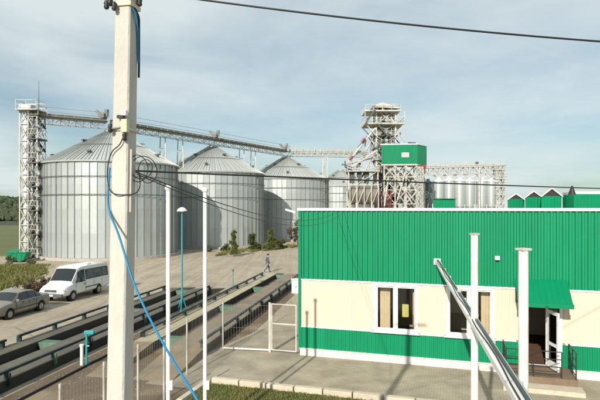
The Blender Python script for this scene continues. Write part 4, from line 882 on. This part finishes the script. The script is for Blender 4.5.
cab2('blue_hose', [pf_(-0.56, 0.005, zc(168)), pf_(-0.57, 0.012, zc(185)), pf_(-0.57, 0.02, zc(196)), pf_(-0.42, 0.03, zc(212)), P3(119, 236, 5.15), P3(135, 286, 4.9), P3(160, 338, 4.6), P3(198.5, 402, 4.2), P3(235, 460, 3.9)], 0.0108, M_blue, 'bright blue cable hanging from the pole towards lower right')
cab2('blue_hose', [pr_(-0.35, 0.01, zc(11)), pr_(-0.1, 0.03, zc(16)), pr_(0.25, 0.015, zc(28)), pr_(0.35, 0.012, zc(45)), pr_(0.42, 0.014, zc(62))], 0.011, M_blue, 'short blue cable on the shaded side at the pole top')
cab2('black_loop', [pr_(-0.2, 0.02, zc(10)), pr_(0.15, 0.035, zc(17)), pr_(0.38, 0.02, zc(30)), pr_(0.46, 0.016, zc(60)), pr_(0.5, 0.012, zc(76))], 0.012, M_black, 'black cable running beside the blue one at the pole top')
cab2('black_loop', [pf_(0.4, 0.03, zc(136)), pf_(0.1, 0.03, zc(146)), pf_(-0.35, 0.03, zc(153)), pf_(-0.62, 0.02, zc(166)), pf_(-0.60, 0.02, zc(182)), pf_(-0.35, 0.03, zc(192)), pf_(0.15, 0.03, zc(195)), pr_(-0.2, 0.05, zc(194)), pr_(0.3, 0.06, zc(187)), pr_(0.35, 0.05, zc(174))], 0.006, M_black, 'thin black cable looping round the front of the concrete pole')
cc = pr_(0.3, 0.085, zc(169)); lp_ = []
for i in range(121):
    i = i * 45 / 120; t = i / 15 * 2 * math.pi; rr_ = 0.105 - 0.02 * math.sin(i * .21); off = Vector((0.05 * math.sin(i * 0.14), 0.01 * math.sin(i * .9), -.03 * math.sin(i * .14))); lp_.append(cc + off + Vector((math.cos(t) * rr_, 0.02 * math.sin(t * .33), math.sin(t) * rr_ * 1.25)))
k = MB(); k.tube(lp_, 0.0048, 6); o = k.build('cable_coil', M_black, smooth=60); setp(o, label='coil of thin black cable hanging on the right side of the pole', category='cable')
k = MB(); k.tube([pr_(-0.25, 0.015, zc(150)), pr_(-0.25, 0.015, zc(212))], 0.012, 7); k.build('conduit', M_steel, up_)

def white_pole(px, ytop, Y, r, label):
    t_ = thing('white_pole', label, 'pole', ((px - 300) / F * Y, Y, 0), 0, 'thin white poles'); x = (px - 300) / F * Y; zt = CH + (HY - ytop) / F * Y
    MB().lathe([(0, 0), (0.16, 0), (0.16, 0.02), (r, 0.02), (r, zt), (0, zt)], 14, (x, Y, 0)).build('shaft', M_white, t_, smooth=40)
    MB().lathe([(0, -0.02), (r * 1.5, -0.02), (r * 1.6, 0.05), (r * 0.7, 0.10), (0, 0.11)], 14, (x, Y, zt)).build('cap', M_wdirty, t_, smooth=40)
    MB().box((x + r + .03, Y - .02, CH - (385 - HY) / F * Y), (0.07, 0.08, 0.22)).build('switch_box', M_wdirty, t_)
white_pole(168.2, 189, 12.9, 0.052, 'thin white pole left of the teal lamp post')
white_pole(205, 191, 13.8, 0.052, 'thin white pole right of the teal lamp post')
def steel_post(px, ytop, Y, r, label, lip):
    t_ = thing('steel_post', label, 'post', ((px - 300) / F * Y, Y, 0), 0, 'white pipe posts by the building'); x = (px - 300) / F * Y; zt = CH - (ytop - HY) / F * Y
    MB().lathe([(0, 0), (r + .1, 0), (r + .1, .02), (r, .02), (r, zt), (0, zt)], 20, (x, Y, 0)).build('shaft', M_wdirty, t_, smooth=40)
    MB().box((x, Y, zt + 0.02), (lip, lip, 0.03), 0.3).build('cap_plate', M_steel, t_)
steel_post(474.5, 235, 9.5, 0.066, 'white pipe post crossing the right window', 0.13)
steel_post(523.4, 250.5, 7.6, 0.070, 'thicker white pipe post left of the door awning, with flat cap', 0.16)
# overhead sampling duct from this side to the green wall
da_, db_ = Vector((1.9, 3.2, 4.1)), WL(0, 0, 0) + Vector((5.28, -21.9 + 20.15, 4.12)); db_ = Vector((5.30, 20.22, 4.12)) 
dt = thing('pipe_duct', 'pale overhead pipe duct slanting across the picture to the green wall', 'duct', (da_.x, da_.y, 4.0))
dd = (db_ - da_).normalized(); ds = dd.cross(Vector((0, 0, 1))).normalized()
k = MB(); k.bar(da_, db_, 0.11, 0.10); bevel(k.build('channel', M_white, dt), 0.01)
k = MB(); k.bar(da_ + ds * 0.075 + Vector((0, 0, .03)), db_ + ds * 0.075 + Vector((0, 0, .03)), 0.012, 0.12); k.build('flange', M_teal if False else mat('grey_green_steel', (0.52, 0.58, 0.55), 0.45, 0.1), dt)
k = MB(); k.tube([da_ + ds * 0.045 + Vector((0, 0, .075)), da_.lerp(db_, .5) + ds * 0.045 + Vector((0, 0, .07)), db_ + ds * 0.04 + Vector((0, 0, .075))], 0.022, 8); k.build('pipe', mat('dark_pipe', (0.05, 0.07, 0.07), 0.45), dt, smooth=40)
k = MB(); k.tube([da_ + ds * 0.115 + Vector((0, 0, .02)), db_ + ds * 0.10 + Vector((0, 0, .03))], 0.016, 8); k.build('pipe', M_black, dt, smooth=40)
for i in range(9):
    p = da_.lerp(db_, 0.06 + i * 0.11); k = MB(); k.bar(p - ds * .065 + Vector((0, 0, .06)), p + ds * .13 + Vector((0, 0, .06)), 0.035, 0.012); k.bar(p + ds * .12 + Vector((0, 0, .07)), p + ds * .12 + Vector((0, 0, -.06)), 0.03, 0.012); k.build('clamp', M_steel, dt)
k = MB(); k.tube([da_.lerp(db_, i / 30) + ds * (-.01 + .018 * math.sin(i * 1.1)) + Vector((0, 0, .062)) for i in range(31)], 0.011, 7); k.build('cable', M_black, dt, smooth=50)
k = MB(); k.box(tuple(db_ + Vector((0.02, -0.06, 0))), (0.26, 0.06, 0.24), ROT); k.build('wall_plate', M_white, dt)
for px, py in ((484, 322), (463, 296)):
    Y = 0.2 * 0 + (F * 2.1 / (py - HY)); p = da_.lerp(db_, (Y - da_.y) / (db_.y - da_.y)); k = MB(); k.lathe([(0, 0), (.05, 0), (.06, .05), (.03, .09), (0, .09)], 10, tuple(p + ds * .06 + Vector((0, 0, .08)))); k.build('fitting', M_steel, dt)
k = MB(); k.bar(da_ + Vector((0, 0, -0.05)), Vector((da_.x, da_.y, 0)), 0.12); k.build('support', M_wdirty, dt)
# teal lamp post between the scales
b0 = G(182, 312); ll = thing('lamp_post', 'slim teal lamp post with a mushroom lamp and splayed feet', 'lamp post', b0)
MB().tube([b0 + Vector((0, 0, 0.5)), b0 + Vector((0, 0, 6.05))], [0.06, 0.045], 10).build('shaft', M_teal, ll, smooth=40)
for i in range(3):
    a = R(90 + 120 * i + 60); q = Vector((math.cos(a), math.sin(a), 0)); k = MB(); k.tube([b0 + q * .34 + Vector((0, 0, 0.0)), b0 + q * .05 + Vector((0, 0, 0.85))], 0.032, 8); k.build('leg', M_teal, ll, smooth=40)
k = MB(); k.lathe([(0.02, 6.02), (0.30, 6.0), (0.31, 6.03), (0.22, 6.16), (0.08, 6.24), (0, 6.25)], 18, tuple(b0)); lh = k.build('lamp_shade', M_white, ll, smooth=40)
k = MB(); k.lathe([(0, 5.92), (0.07, 5.93), (0.10, 6.0), (0.02, 6.02)], 12, tuple(b0)); k.build('bulb', mat('milk_glass', (0.7, 0.72, 0.68), 0.2), lh, smooth=40)
# card reader stands
def stand(base, h, label, arm):
    t_ = thing('reader_stand', label, 'stand', base, 0, 'teal reader stands by the scales')
    MB().tube([base, base + Vector((0, 0, h))], 0.04, 10).build('shaft', M_teal, t_, smooth=40); MB().box(tuple(base + Vector((0, 0, 0.01))), (0.22, 0.22, 0.02)).build('foot', M_teal, t_)
    k = MB(); k.box(tuple(base + Vector((arm * .5, 0, h))), (0.16 + arm, 0.14, 0.13)); bevel(k.build('reader_box', M_teal if arm else M_grate, t_), 0.012)
    k = MB(); k.bar(base + Vector((0, 0, h * .6)), base + Vector((.12, -.02, h * .6)), 0.04); k.build('bracket', M_steel, t_)
stand(G(86.5, 366), 1.32, 'teal reader stand with a side arm, nearest the concrete pole', 0.22)
stand(G(233, 286), 1.25, 'far small teal reader stand with a dark box on top', 0.0)
k = MB(); b_ = G(82, 366) ; k.tube([b_ + Vector((-.05, .1, 0)), b_ + Vector((-.05, .1, .75))], 0.07, 8); k.lathe([(0, .74), (.09, .75), (.09, .82), (0, .84)], 10, (b_.x - .05, b_.y + .1, 0)); o = k.build('bollard', M_wdirty, smooth=40); setp(o, label='short pale bollard just left of the nearest teal stand', category='bollard')

# ------------------------------------------------------------------ vehicles
def car(root, st, glass_side, ws, rear, body_m, wheels, rw, halfw, smooth=35):
    keys = sorted(st, key=lambda s_: s_[0])
    def ring(x):
        for a, b in zip(keys, keys[1:]):
            if a[0] <= x <= b[0]: t = (x - a[0]) / (b[0] - a[0]); s_ = [p + (q - p) * t for p, q in zip(a, b)]; break
        else: s_ = keys[0] if x < keys[0][0] else keys[-1]
        _, zb, zs, ztop, wl_, wb, wt = s_
        return [(0, zb), (wl_ * .9, zb), (wl_, zb + .10), (wl_ * 1.012, (zb + zs) / 2 + .03), (wb, zs), (wt, ztop - .035), (wt * .78, ztop), (0, ztop + .02)]
    P_ = []; Fc = []; xs = [k_[0] for k_ in keys]
    for x in xs:
        h = ring(x); full = [(x, -y, z) for y, z in h] + [(x, y, z) for y, z in reversed(h[1:-1])]; P_ += full
    n = 14
    for i in range(len(xs) - 1):
        for j in range(n): Fc.append((i * n + j, i * n + (j + 1) % n, (i + 1) * n + (j + 1) % n, (i + 1) * n + j))
    Fc += [tuple(range(n)), tuple((len(xs) - 1) * n + j for j in range(n - 1, -1, -1))]
    mb = MB(); mb.add(P_, Fc); me = mb.mesh('body'); o = link('body', me, body_m, root, False)
    cm_ = MB()
    for wx in wheels:
        for s_ in (-1, 1): cm_.tube([(wx, s_ * (halfw - .30), rw), (wx, s_ * (halfw + .2), rw)], rw + 0.07, 24)
    cut = link('cutter', cm_.mesh('cutter'), None, root, False)
    md = o.modifiers.new('b', 'BOOLEAN'); md.object = cut; md.operation = 'DIFFERENCE'; md.solver = 'EXACT'
    dg = bpy.context.evaluated_depsgraph_get(); nm = bpy.data.meshes.new_from_object(o.evaluated_get(dg)); o.modifiers.clear(); o.data = nm
    nm.materials.clear(); nm.materials.append(body_m)
    nm.polygons.foreach_set('use_smooth', [True] * len(nm.polygons)); nm.set_sharp_from_angle(angle=R(smooth)); bpy.data.objects.remove(cut)
    o.modifiers.new('bv', 'BEVEL').width = 0.012; o.modifiers['bv'].segments = 2; o.modifiers['bv'].limit_method = 'ANGLE'; o.modifiers['bv'].angle_limit = R(28)
    def panel(name, xa, xb, ta, tb, side, m, off=0.016, nx_=6, skew=0):
        mb = MB(); Pq = []
        for i in range(nx_ + 1):
            for t in (ta, tb):
                x = xa + (xb - xa) * i / nx_ + skew * (t - ta) / (tb - ta) * (1 if skew < 0 else (1 - i / nx_)) * 0 ; h = ring(x); y = h[4][0] + (h[5][0] - h[4][0]) * t + off; z = h[4][1] + (h[5][1] - h[4][1]) * t; Pq.append((x, side * y, z))
        mb.add(Pq, [(2 * i, 2 * i + 2, 2 * i + 3, 2 * i + 1) for i in range(nx_)]); return mb.build(name, m, root, False)
    for (xa, xb, ta, tb) in glass_side:
        for s_ in (-1, 1): panel('window_seal', xa - .035, xb + .035, ta - .05, tb + .05, s_, M_black, 0.011); panel('side_window', xa, xb, ta, tb, s_, M_carglass)
    def cross(name, xa, xb, m, k_=0.95, nrm=(0.6, 0.8)):
        mb = MB(); Pq = []; 
        for i in range(5):
            x = xa + (xb - xa) * i / 4; h = ring(x); line = [(-h[5][0] * k_, h[5][1] + .012), (-h[6][0], h[6][1]), (0, h[7][1]), (h[6][0], h[6][1]), (h[5][0] * k_, h[5][1] + .012)]
            Pq += [(x + nrm[0] * .016, y, z + nrm[1] * .016) for y, z in line]
        mb.add(Pq, [(i * 5 + j, i * 5 + j + 1, (i + 1) * 5 + j + 1, (i + 1) * 5 + j) for i in range(4) for j in range(4)]); return mb.build(name, m, root, False, smooth=60)
    cross('windscreen', *ws, M_carglass)
    if rear: cross('rear_window', *rear, M_carglass, 0.93, (-0.6, 0.8))
    for wx in wheels:
        for s_ in (-1, 1):
            yo = s_ * (halfw - 0.01); yi = s_ * (halfw - 0.20); k = MB(); k.tube([(wx, yi, rw), (wx, yi + s_ * .02, rw), (wx, yo - s_ * .025, rw), (wx, yo, rw)], [rw * .93, rw, rw, rw * .93], 26); w_ = k.build('wheel', M_tyre, root, False, smooth=35)
            k = MB(); k.tube([(wx, yo - s_ * .03, rw), (wx, yo + s_ * .006, rw), (wx, yo + s_ * .012, rw)], [rw * .62, rw * .62, rw * .5], 20); k.tube([(wx, yo, rw), (wx, yo + s_ * .03, rw)], rw * .18, 10); k.build('rim', mat('wheel_rim', (0.42, 0.42, 0.40), 0.35, 0.6), w_, False, smooth=35)
            k = MB(); k.tube([(wx, s_ * (halfw - .29), rw), (wx, s_ * (halfw - .27), rw)], rw + .06, 24); k.build('wheel_arch', M_black, root, False)
    return o, ring, panel
sed = thing('parked_sedan', 'grey-beige saloon car parked in front of the white van, cut by the left edge', 'car', UV(26.8, -21.85), DA + math.pi)
sst = [(-2.15, .45, .72, .78, .70, .66, .60), (-2.11, .33, .86, .92, .79, .75, .66), (-1.95, .28, .92, .98, .83, .79, .70), (-1.45, .26, .94, 1.0, .84, .81, .70), (-.82, .24, .93, 1.35, .845, .815, .60), (-.2, .22, .92, 1.41, .85, .82, .62), (.35, .22, .91, 1.37, .85, .82, .60), (1.02, .22, .89, .95, .845, .81, .72), (1.6, .24, .83, .89, .83, .78, .70), (1.98, .3, .74, .79, .80, .74, .66), (2.12, .35, .64, .68, .74, .68, .6), (2.16, .42, .56, .60, .70, .64, .58)]
M_sed = mat('beige_grey_car_paint', (0.25, 0.225, 0.185), 0.35, 0.35, var=0.06, scale=2, coat=0.6)
o, rg, pn = car(sed, sst, [(-1.28, -.88, .12, .84), (-.80, -.26, .1, .88), (-.18, .36, .1, .88), (.40, .86, .12, .82)], (.42, .98), (-1.40, -.86), M_sed, (-1.28, 1.30), 0.29, 0.845)
M_hl = mat('headlight_glass', (0.55, 0.56, 0.55), 0.12, var=0.05)
M_tl = mat('tail_light', (0.30, 0.02, 0.015), 0.2, var=0.1)
M_num = mat('number_plate', (0.72, 0.72, 0.70), 0.4)
for s_ in (-1, 1):
    k = MB(); k.poly([(2.02, s_ * .42, .60), (1.90, s_ * .74, .62), (1.88, s_ * .75, .76), (2.02, s_ * .44, .74)], (0.11, 0, 0)); k.build('headlight', M_hl, sed, False)
    k = MB(); k.box((-2.12, s_ * .60, .80), (.09, .24, .15)); k.build('tail_light', M_tl, sed, False)
    k = MB(); k.box((.78, s_ * .90, .98), (.10, .17, .12)); bevel(k.build('mirror', M_sed, sed, False), .02)
    for xh in (-.62, .30): k = MB(); k.box((xh, s_ * .852, .82), (.16, .025, .03)); k.build('door_handle', M_black, sed, False)
    for xg in (-.84, -.22, .84): k = MB(); k.box((xg, s_ * .8515, .58), (.012, .012, .56)); k.build('door_gap', M_black, sed, False)
    k = MB(); k.box((0, s_ * .858, .52), (2.0, .02, .05)); k.build('side_moulding', M_black, sed, False)
k = MB(); k.box((2.15, 0, .46), (.10, 1.36, .16)); bevel(k.build('bumper', M_sed, sed, False), .03)
k = MB(); k.box((-2.15, 0, .50), (.10, 1.36, .18)); bevel(k.build('bumper', M_sed, sed, False), .03)
k = MB(); k.box((2.11, 0, .64), (.06, .72, .09)); k.build('grille', M_black, sed, False)
k = MB(); k.box((-2.17, 0, .72), (.05, .52, .11)); k.build('number_plate', M_num, sed, False)
van = thing('parked_minibus', 'white high-roofed minibus with short bonnet parked behind the grey car', 'van', UV(33.15, -22.1), DA + math.pi)
vst = [(-2.75, .6, 1.1, 1.92, .9, .9, .78), (-2.70, .45, 1.12, 2.08, .98, .96, .83), (-2.4, .40, 1.14, 2.17, 1.0, .98, .85), (0, .38, 1.14, 2.21, 1.0, .98, .86), (.70, .38, 1.14, 2.18, 1.0, .98, .84), (1.0, .38, 1.13, 2.08, 1.0, .97, .80), (1.72, .38, 1.10, 1.24, 1.0, .95, .84), (2.25, .4, 1.0, 1.08, .97, .9, .8), (2.58, .42, .86, .93, .92, .85, .75), (2.72, .45, .72, .77, .86, .8, .7), (2.76, .5, .62, .66, .82, .76, .66)]
M_van = mat('white_van_paint', (0.74, 0.76, 0.73), 0.35, var=0.03, scale=2, coat=0.5, stain=(1.2, (0.60, 0.60, 0.54), 0.35))
car(van, vst, [(-2.55, -1.72, .14, .72), (-1.62, -.72, .14, .72), (-.62, .28, .14, .72), (.42, 1.02, .06, .76), (1.08, 1.40, .10, .8)], (1.04, 1.68), None, M_van, (-1.30, 1.75), 0.33, 1.0)
for s_ in (-1, 1):
    k = MB(); k.poly([(2.62, s_ * .48, .68), (2.50, s_ * .84, .70), (2.48, s_ * .85, .86), (2.60, s_ * .50, .86)], (0.12, 0, 0)); k.build('headlight', M_hl, van, False)
    k = MB(); k.box((1.32, s_ * 1.13, 1.32), (.10, .16, .26)); bevel(k.build('mirror', M_black, van, False), .02)
    for xg in (.36, 1.46): k = MB(); k.box((xg, s_ * 1.008, .82), (.014, .014, .62)); k.build('door_gap', M_grate, van, False)
    k = MB(); k.box((-.45, s_ * 1.018, .72), (1.75, .025, .07)); k.build('side_moulding', mat('grey_plastic', (0.10, 0.10, 0.10), 0.6), van, False)
    for xg in (-.66, -1.68): k = MB(); k.box((xg, s_ * 1.006, .88), (.012, .014, .5)); k.build('panel_gap', M_grate, van, False)
    k = MB(); k.box((2.52, s_ * .905, .74), (.10, .03, .10)); k.build('indicator', mat('amber_lens', (0.55, 0.20, 0.02), 0.2), van, False)
    k = MB(); k.box((.50, s_ * 1.012, .98), (.16, .03, .035)); k.build('door_handle', M_black, van, False)
    k = MB(); k.box((-2.74, s_ * .80, .95), (.06, .14, .34)); k.build('tail_light', M_tl, van, False)
k = MB(); k.box((2.76, 0, .50), (.14, 1.74, .22)); bevel(k.build('bumper', mat('grey_plastic', (0.10, 0.10, 0.10), 0.6), van, False), .03)
k = MB()
for i in range(4): k.box((2.73, 0, .66 + i * .055), (.07, .92 - i * .03, .03))
k.build('grille', M_black, van, False)
k = MB(); k.box((2.84, 0, .50), (.02, .52, .11)); k.build('number_plate', M_num, van, False)
k = MB(); k.box((-.6, .4, 2.23), (.5, .5, .06)); k.build('roof_hatch', M_van, van, False)
for yy in (-.3, .3): k = MB(); k.bar((1.66, yy - .2, 1.32), (1.36, yy + .25, 1.66), .02); k.build('wiper', M_black, van, False)

# ------------------------------------------------------------------ green skip by the tower
ct = thing('waste_skip', 'green metal waste skip at the foot of the stair tower', 'skip', (-35.0, 60.6, 0))
k = MB(); k.poly([(-36.1, 60.0, 0.3), (-33.9, 60.0, 0.3), (-33.5, 60.0, 1.45), (-36.4, 60.0, 1.45)], (0, 1.5, 0)); k.build('tub', M_greent, ct)
k = MB()
for x in (-35.8, -35.0, -34.2): k.box((x, 59.97, 0.85), (0.10, 0.08, 1.1))
k.bar((-36.45, 59.97, 1.45), (-33.45, 59.97, 1.45), 0.12); k.build('rim_ribs', M_green, ct)
k = MB(); k.poly([(-36.3, 60.0, 1.52), (-34.9, 60.0, 1.52), (-34.9, 61.5, 1.75), (-36.3, 61.5, 1.75)], (0, 0, 0.05)); k.build('lid', M_green, ct)
for x in (-35.7, -34.3): k = MB(); k.box((x, 60.75, .16), (.3, 1.2, .28)); k.build('skid', M_beam, ct)

ct.location = (-32.3, 59.6, 0); ct.scale = (.78, .8, .78)
# ------------------------------------------------------------------ shrubs and young trees
def plant(name, base, h, rx, label, m, n=900, trunk=True, leaf=0.13, cat='shrub', conical=0.0, seed=1, group=None, low=0.15):
    r = random.Random(seed); t_ = thing(name, label, cat, base, 0, group); base = Vector(base)
    k = MB()
    if trunk:
        k.tube([base + Vector((0, 0, -0.02)), base + Vector((r.uniform(-.05, .05), 0, h * .4)), base + Vector((r.uniform(-.1, .1), r.uniform(-.1, .1), h * .85))], [0.045 + h * .008, 0.03 + h * .005, 0.012], 7)
    for i in range(9):
        z0 = h * r.uniform(0.05 if not trunk else .25, .6); a = r.random() * 6.283; k.tube([base + Vector((0, 0, z0 if trunk else 0)), base + Vector((math.cos(a) * rx * .4, math.sin(a) * rx * .4, z0 + h * .12)), base + Vector((math.cos(a) * rx * .8, math.sin(a) * rx * .8, min(h * .95, z0 + h * .25)))], [0.022, 0.016, 0.006], 5)
    k.build('trunk' if trunk else 'stems', M_bark, t_)
    cl_ = []
    for i in range(26):
        z = h * r.uniform(low, 1.0); f_ = 1 - conical * (z / h); a = r.random() * 6.283; q = rx * f_ * math.sqrt(r.random()); cl_.append((Vector((math.cos(a) * q, math.sin(a) * q, z)), rx * r.uniform(.22, .48) * (0.5 + .5 * f_)))
    if conical:
        for i in range(16): z = h * (low + (1 - low) * i / 15); cl_.append((Vector((r.uniform(-.1, .1), r.uniform(-.1, .1), z)), rx * .62 * (1.05 - conical * z / h)))
    k = MB()
    for i in range(n):
        c, rad = r.choice(cl_); d = Vector((r.gauss(0, 1), r.gauss(0, 1), r.gauss(0, .9))).normalized() * rad * r.random() ** .45; p = base + c + d
        if p.z < .03: p.z = .03 + r.random() * .1
        a = Vector((r.gauss(0, 1), r.gauss(0, 1), r.gauss(0, .5))).normalized(); b = a.cross(Vector((r.gauss(0, .6), r.gauss(0, .6), 1))).normalized(); s_ = leaf * r.uniform(.6, 1.3)
        k.add([p - a * s_, p + b * s_ * .45, p + a * s_, p - b * s_ * .45], [(0, 1, 2, 3)])
    k.build('crown', m, t_); return t_
SGp = 'shrubs and saplings at the silo bases'
plant('young_tree', G(234, 256.5), 3.2, 0.75, 'leafy young tree nearest the road below the second silo', M_leaf, 4500, seed=2, cat='tree', group=SGp, leaf=.095, conical=.6)
plant('young_conifer', G(253, 250.5), 2.3, 1.0, 'dense rounded young conifer between two saplings', M_leafd, 5000, seed=3, cat='tree', conical=.6, group=SGp, leaf=.10)
plant('young_tree', G(271, 250.5), 3.0, 0.95, 'yellowish young tree at the base between second and third silos', M_leaf, 4500, seed=4, cat='tree', group=SGp, leaf=.10, conical=.55)
plant('low_shrub', G(224.5, 251.5), 0.95, 0.55, 'small round bush left of the leafy young tree', M_leafd, 900, False, seed=5, group=SGp, low=.2)
plant('low_shrub', G(279, 248), 1.2, 0.9, 'low wide bush just right of the yellowish young tree', M_leafd, 1000, False, seed=6, group=SGp, low=.2)
plant('low_shrub', G(264, 250), 0.9, 0.8, 'low bush under the yellowish young tree', M_leaf, 900, False, seed=16, group=SGp, low=.2)
plant('autumn_shrub', G(297.5, 247.5), 4.2, 1.3, 'brownish tall shrub at the left corner of the green building', M_leafb, 4500, True, seed=7, group=SGp, leaf=.11)
plant('low_shrub', G(208, 252), 0.8, 0.5, 'small dark bush at the foot of the second silo, beside the white pole', M_leafd, 300, False, seed=8, group=SGp)
plant('autumn_shrub', UV(34.2, -26.4), 0.8, 1.1, 'low reddish brown bush in the grass by the minibus front', M_leafb, 1800, False, seed=9, leaf=.09, low=.1)
plant('weed_clump', (-31.4, 56.6, 0), 1.0, 0.6, 'dark weed clump below the tower, nearer the skip', M_leafd, 400, False, seed=10, low=.1, leaf=.1)
plant('weed_clump', (-29.2, 56.3, 0), 0.85, 0.5, 'dark weed clump below the tower, nearer the big silo', M_leafd, 350, False, seed=11, low=.1, leaf=.1)
for i, (u, v) in enumerate(((19.6, -11.3), (22.0, -11.9), (18.7, -10.9))):
    plant('weed_tuft', UV(u, v), 0.22, 0.22, ('small weed tuft on the dirt at the left ramp edge', 'small weed tuft on the dirt near the white pole', 'small weed tuft on the dirt nearest the concrete pole')[i], M_leafd, 120, False, seed=20 + i, leaf=.05, low=.05, cat='weed')

# ------------------------------------------------------------------ person walking by the far end of the scale
pb = G(267.5, 272.3); M_cl = mat('blue_grey_overalls', (0.075, 0.105, 0.14), 0.85, var=0.15, scale=6)
M_skin = mat('skin', (0.45, 0.27, 0.19), 0.6, var=0.05); M_shoe = mat('dark_shoe', (0.02, 0.018, 0.016), 0.6); M_hair = mat('dark_hair', (0.025, 0.02, 0.017), 0.7)
def person(base, rz, label):
    J = {'pel': (0, 0, .93), 'sp': (.01, 0, 1.12), 'ch': (.02, 0, 1.34), 'nk': (.03, 0, 1.49), 'hd0': (.05, 0, 1.56), 'hd': (.06, 0, 1.65), 'hd1': (.05, 0, 1.74),
         'hL': (0, .10, .90), 'kL': (.17, .105, .50), 'aL': (.22, .10, .09), 'tL': (.38, .12, .045), 'hR': (0, -.10, .90), 'kR': (-.06, -.10, .48), 'aR': (-.36, -.10, .16), 'tR': (-.27, -.11, .04),
         'sL': (.02, .19, 1.40), 'eL': (-.10, .25, 1.13), 'wL': (.02, .26, .89), 'fL': (.06, .25, .80), 'sR': (.02, -.19, 1.40), 'eR': (-.02, -.25, 1.12), 'wR': (.18, -.23, .92), 'fR': (.24, -.21, .84)}
    rad = {'pel': .155, 'sp': .145, 'ch': .165, 'nk': .06, 'hd0': .075, 'hd': .10, 'hd1': .075, 'h': .095, 'k': .068, 'a': .05, 't': .042, 's': .075, 'e': .055, 'w': .042, 'f': .036}
    E = [('pel', 'sp'), ('sp', 'ch'), ('ch', 'nk'), ('nk', 'hd0'), ('hd0', 'hd'), ('hd', 'hd1')]
    for s_ in 'LR': E += [('pel', 'h' + s_), ('h' + s_, 'k' + s_), ('k' + s_, 'a' + s_), ('a' + s_, 't' + s_), ('ch', 's' + s_), ('s' + s_, 'e' + s_), ('e' + s_, 'w' + s_), ('w' + s_, 'f' + s_)]
    names = list(J); me = bpy.data.meshes.new('body'); me.from_pydata([J[n_] for n_ in names], [(names.index(a), names.index(b)) for a, b in E], [])
    t_ = thing('person', label, 'person', base, rz); o = link('body', me, None, t_, False); md = o.modifiers.new('s', 'SKIN'); md.use_smooth_shade = True
    for i, n_ in enumerate(names):
        q = rad.get(n_, rad.get(n_[0], .06)); me.skin_vertices[0].data[i].radius = (q * 1.1, q * 1.1 * (.8 if n_ in ('pel', 'sp', 'ch') else 1)); me.skin_vertices[0].data[i].use_root = (n_ == 'pel')
    o.modifiers.new('d', 'SUBSURF').levels = 2; o.modifiers['d'].render_levels = 2
    dg = bpy.context.evaluated_depsgraph_get(); nm = bpy.data.meshes.new_from_object(o.evaluated_get(dg)); o.modifiers.clear(); o.data = nm; nm.materials.clear()
    for m in (M_cl, M_skin, M_shoe): nm.materials.append(m)
    for p in nm.polygons:
        c = p.center; p.use_smooth = True; p.material_index = 1 if (c.z > 1.49 or (abs(c.y) > .17 and c.z < .88 and c.z > .7)) else (2 if c.z < .10 else 0)
    k = MB(); k.lathe([(0.105, .06), (.118, .0), (.122, .05), (.10, .11), (.05, .145), (0, .15)], 14, (.05, 0, 1.65)); k.build('hair', M_hair, t_, False, smooth=60)
    k = MB(); n = 14; k.lathe([(.16, 0), (.175, .0), (.17, .18), (.165, .30)], n, (0.005, 0, .82)); k.build('jacket_hem', M_cl, t_, False, smooth=60)
    return t_
person(pb, R(20), 'person in blue-grey work clothes walking at the far end of the nearer scale')
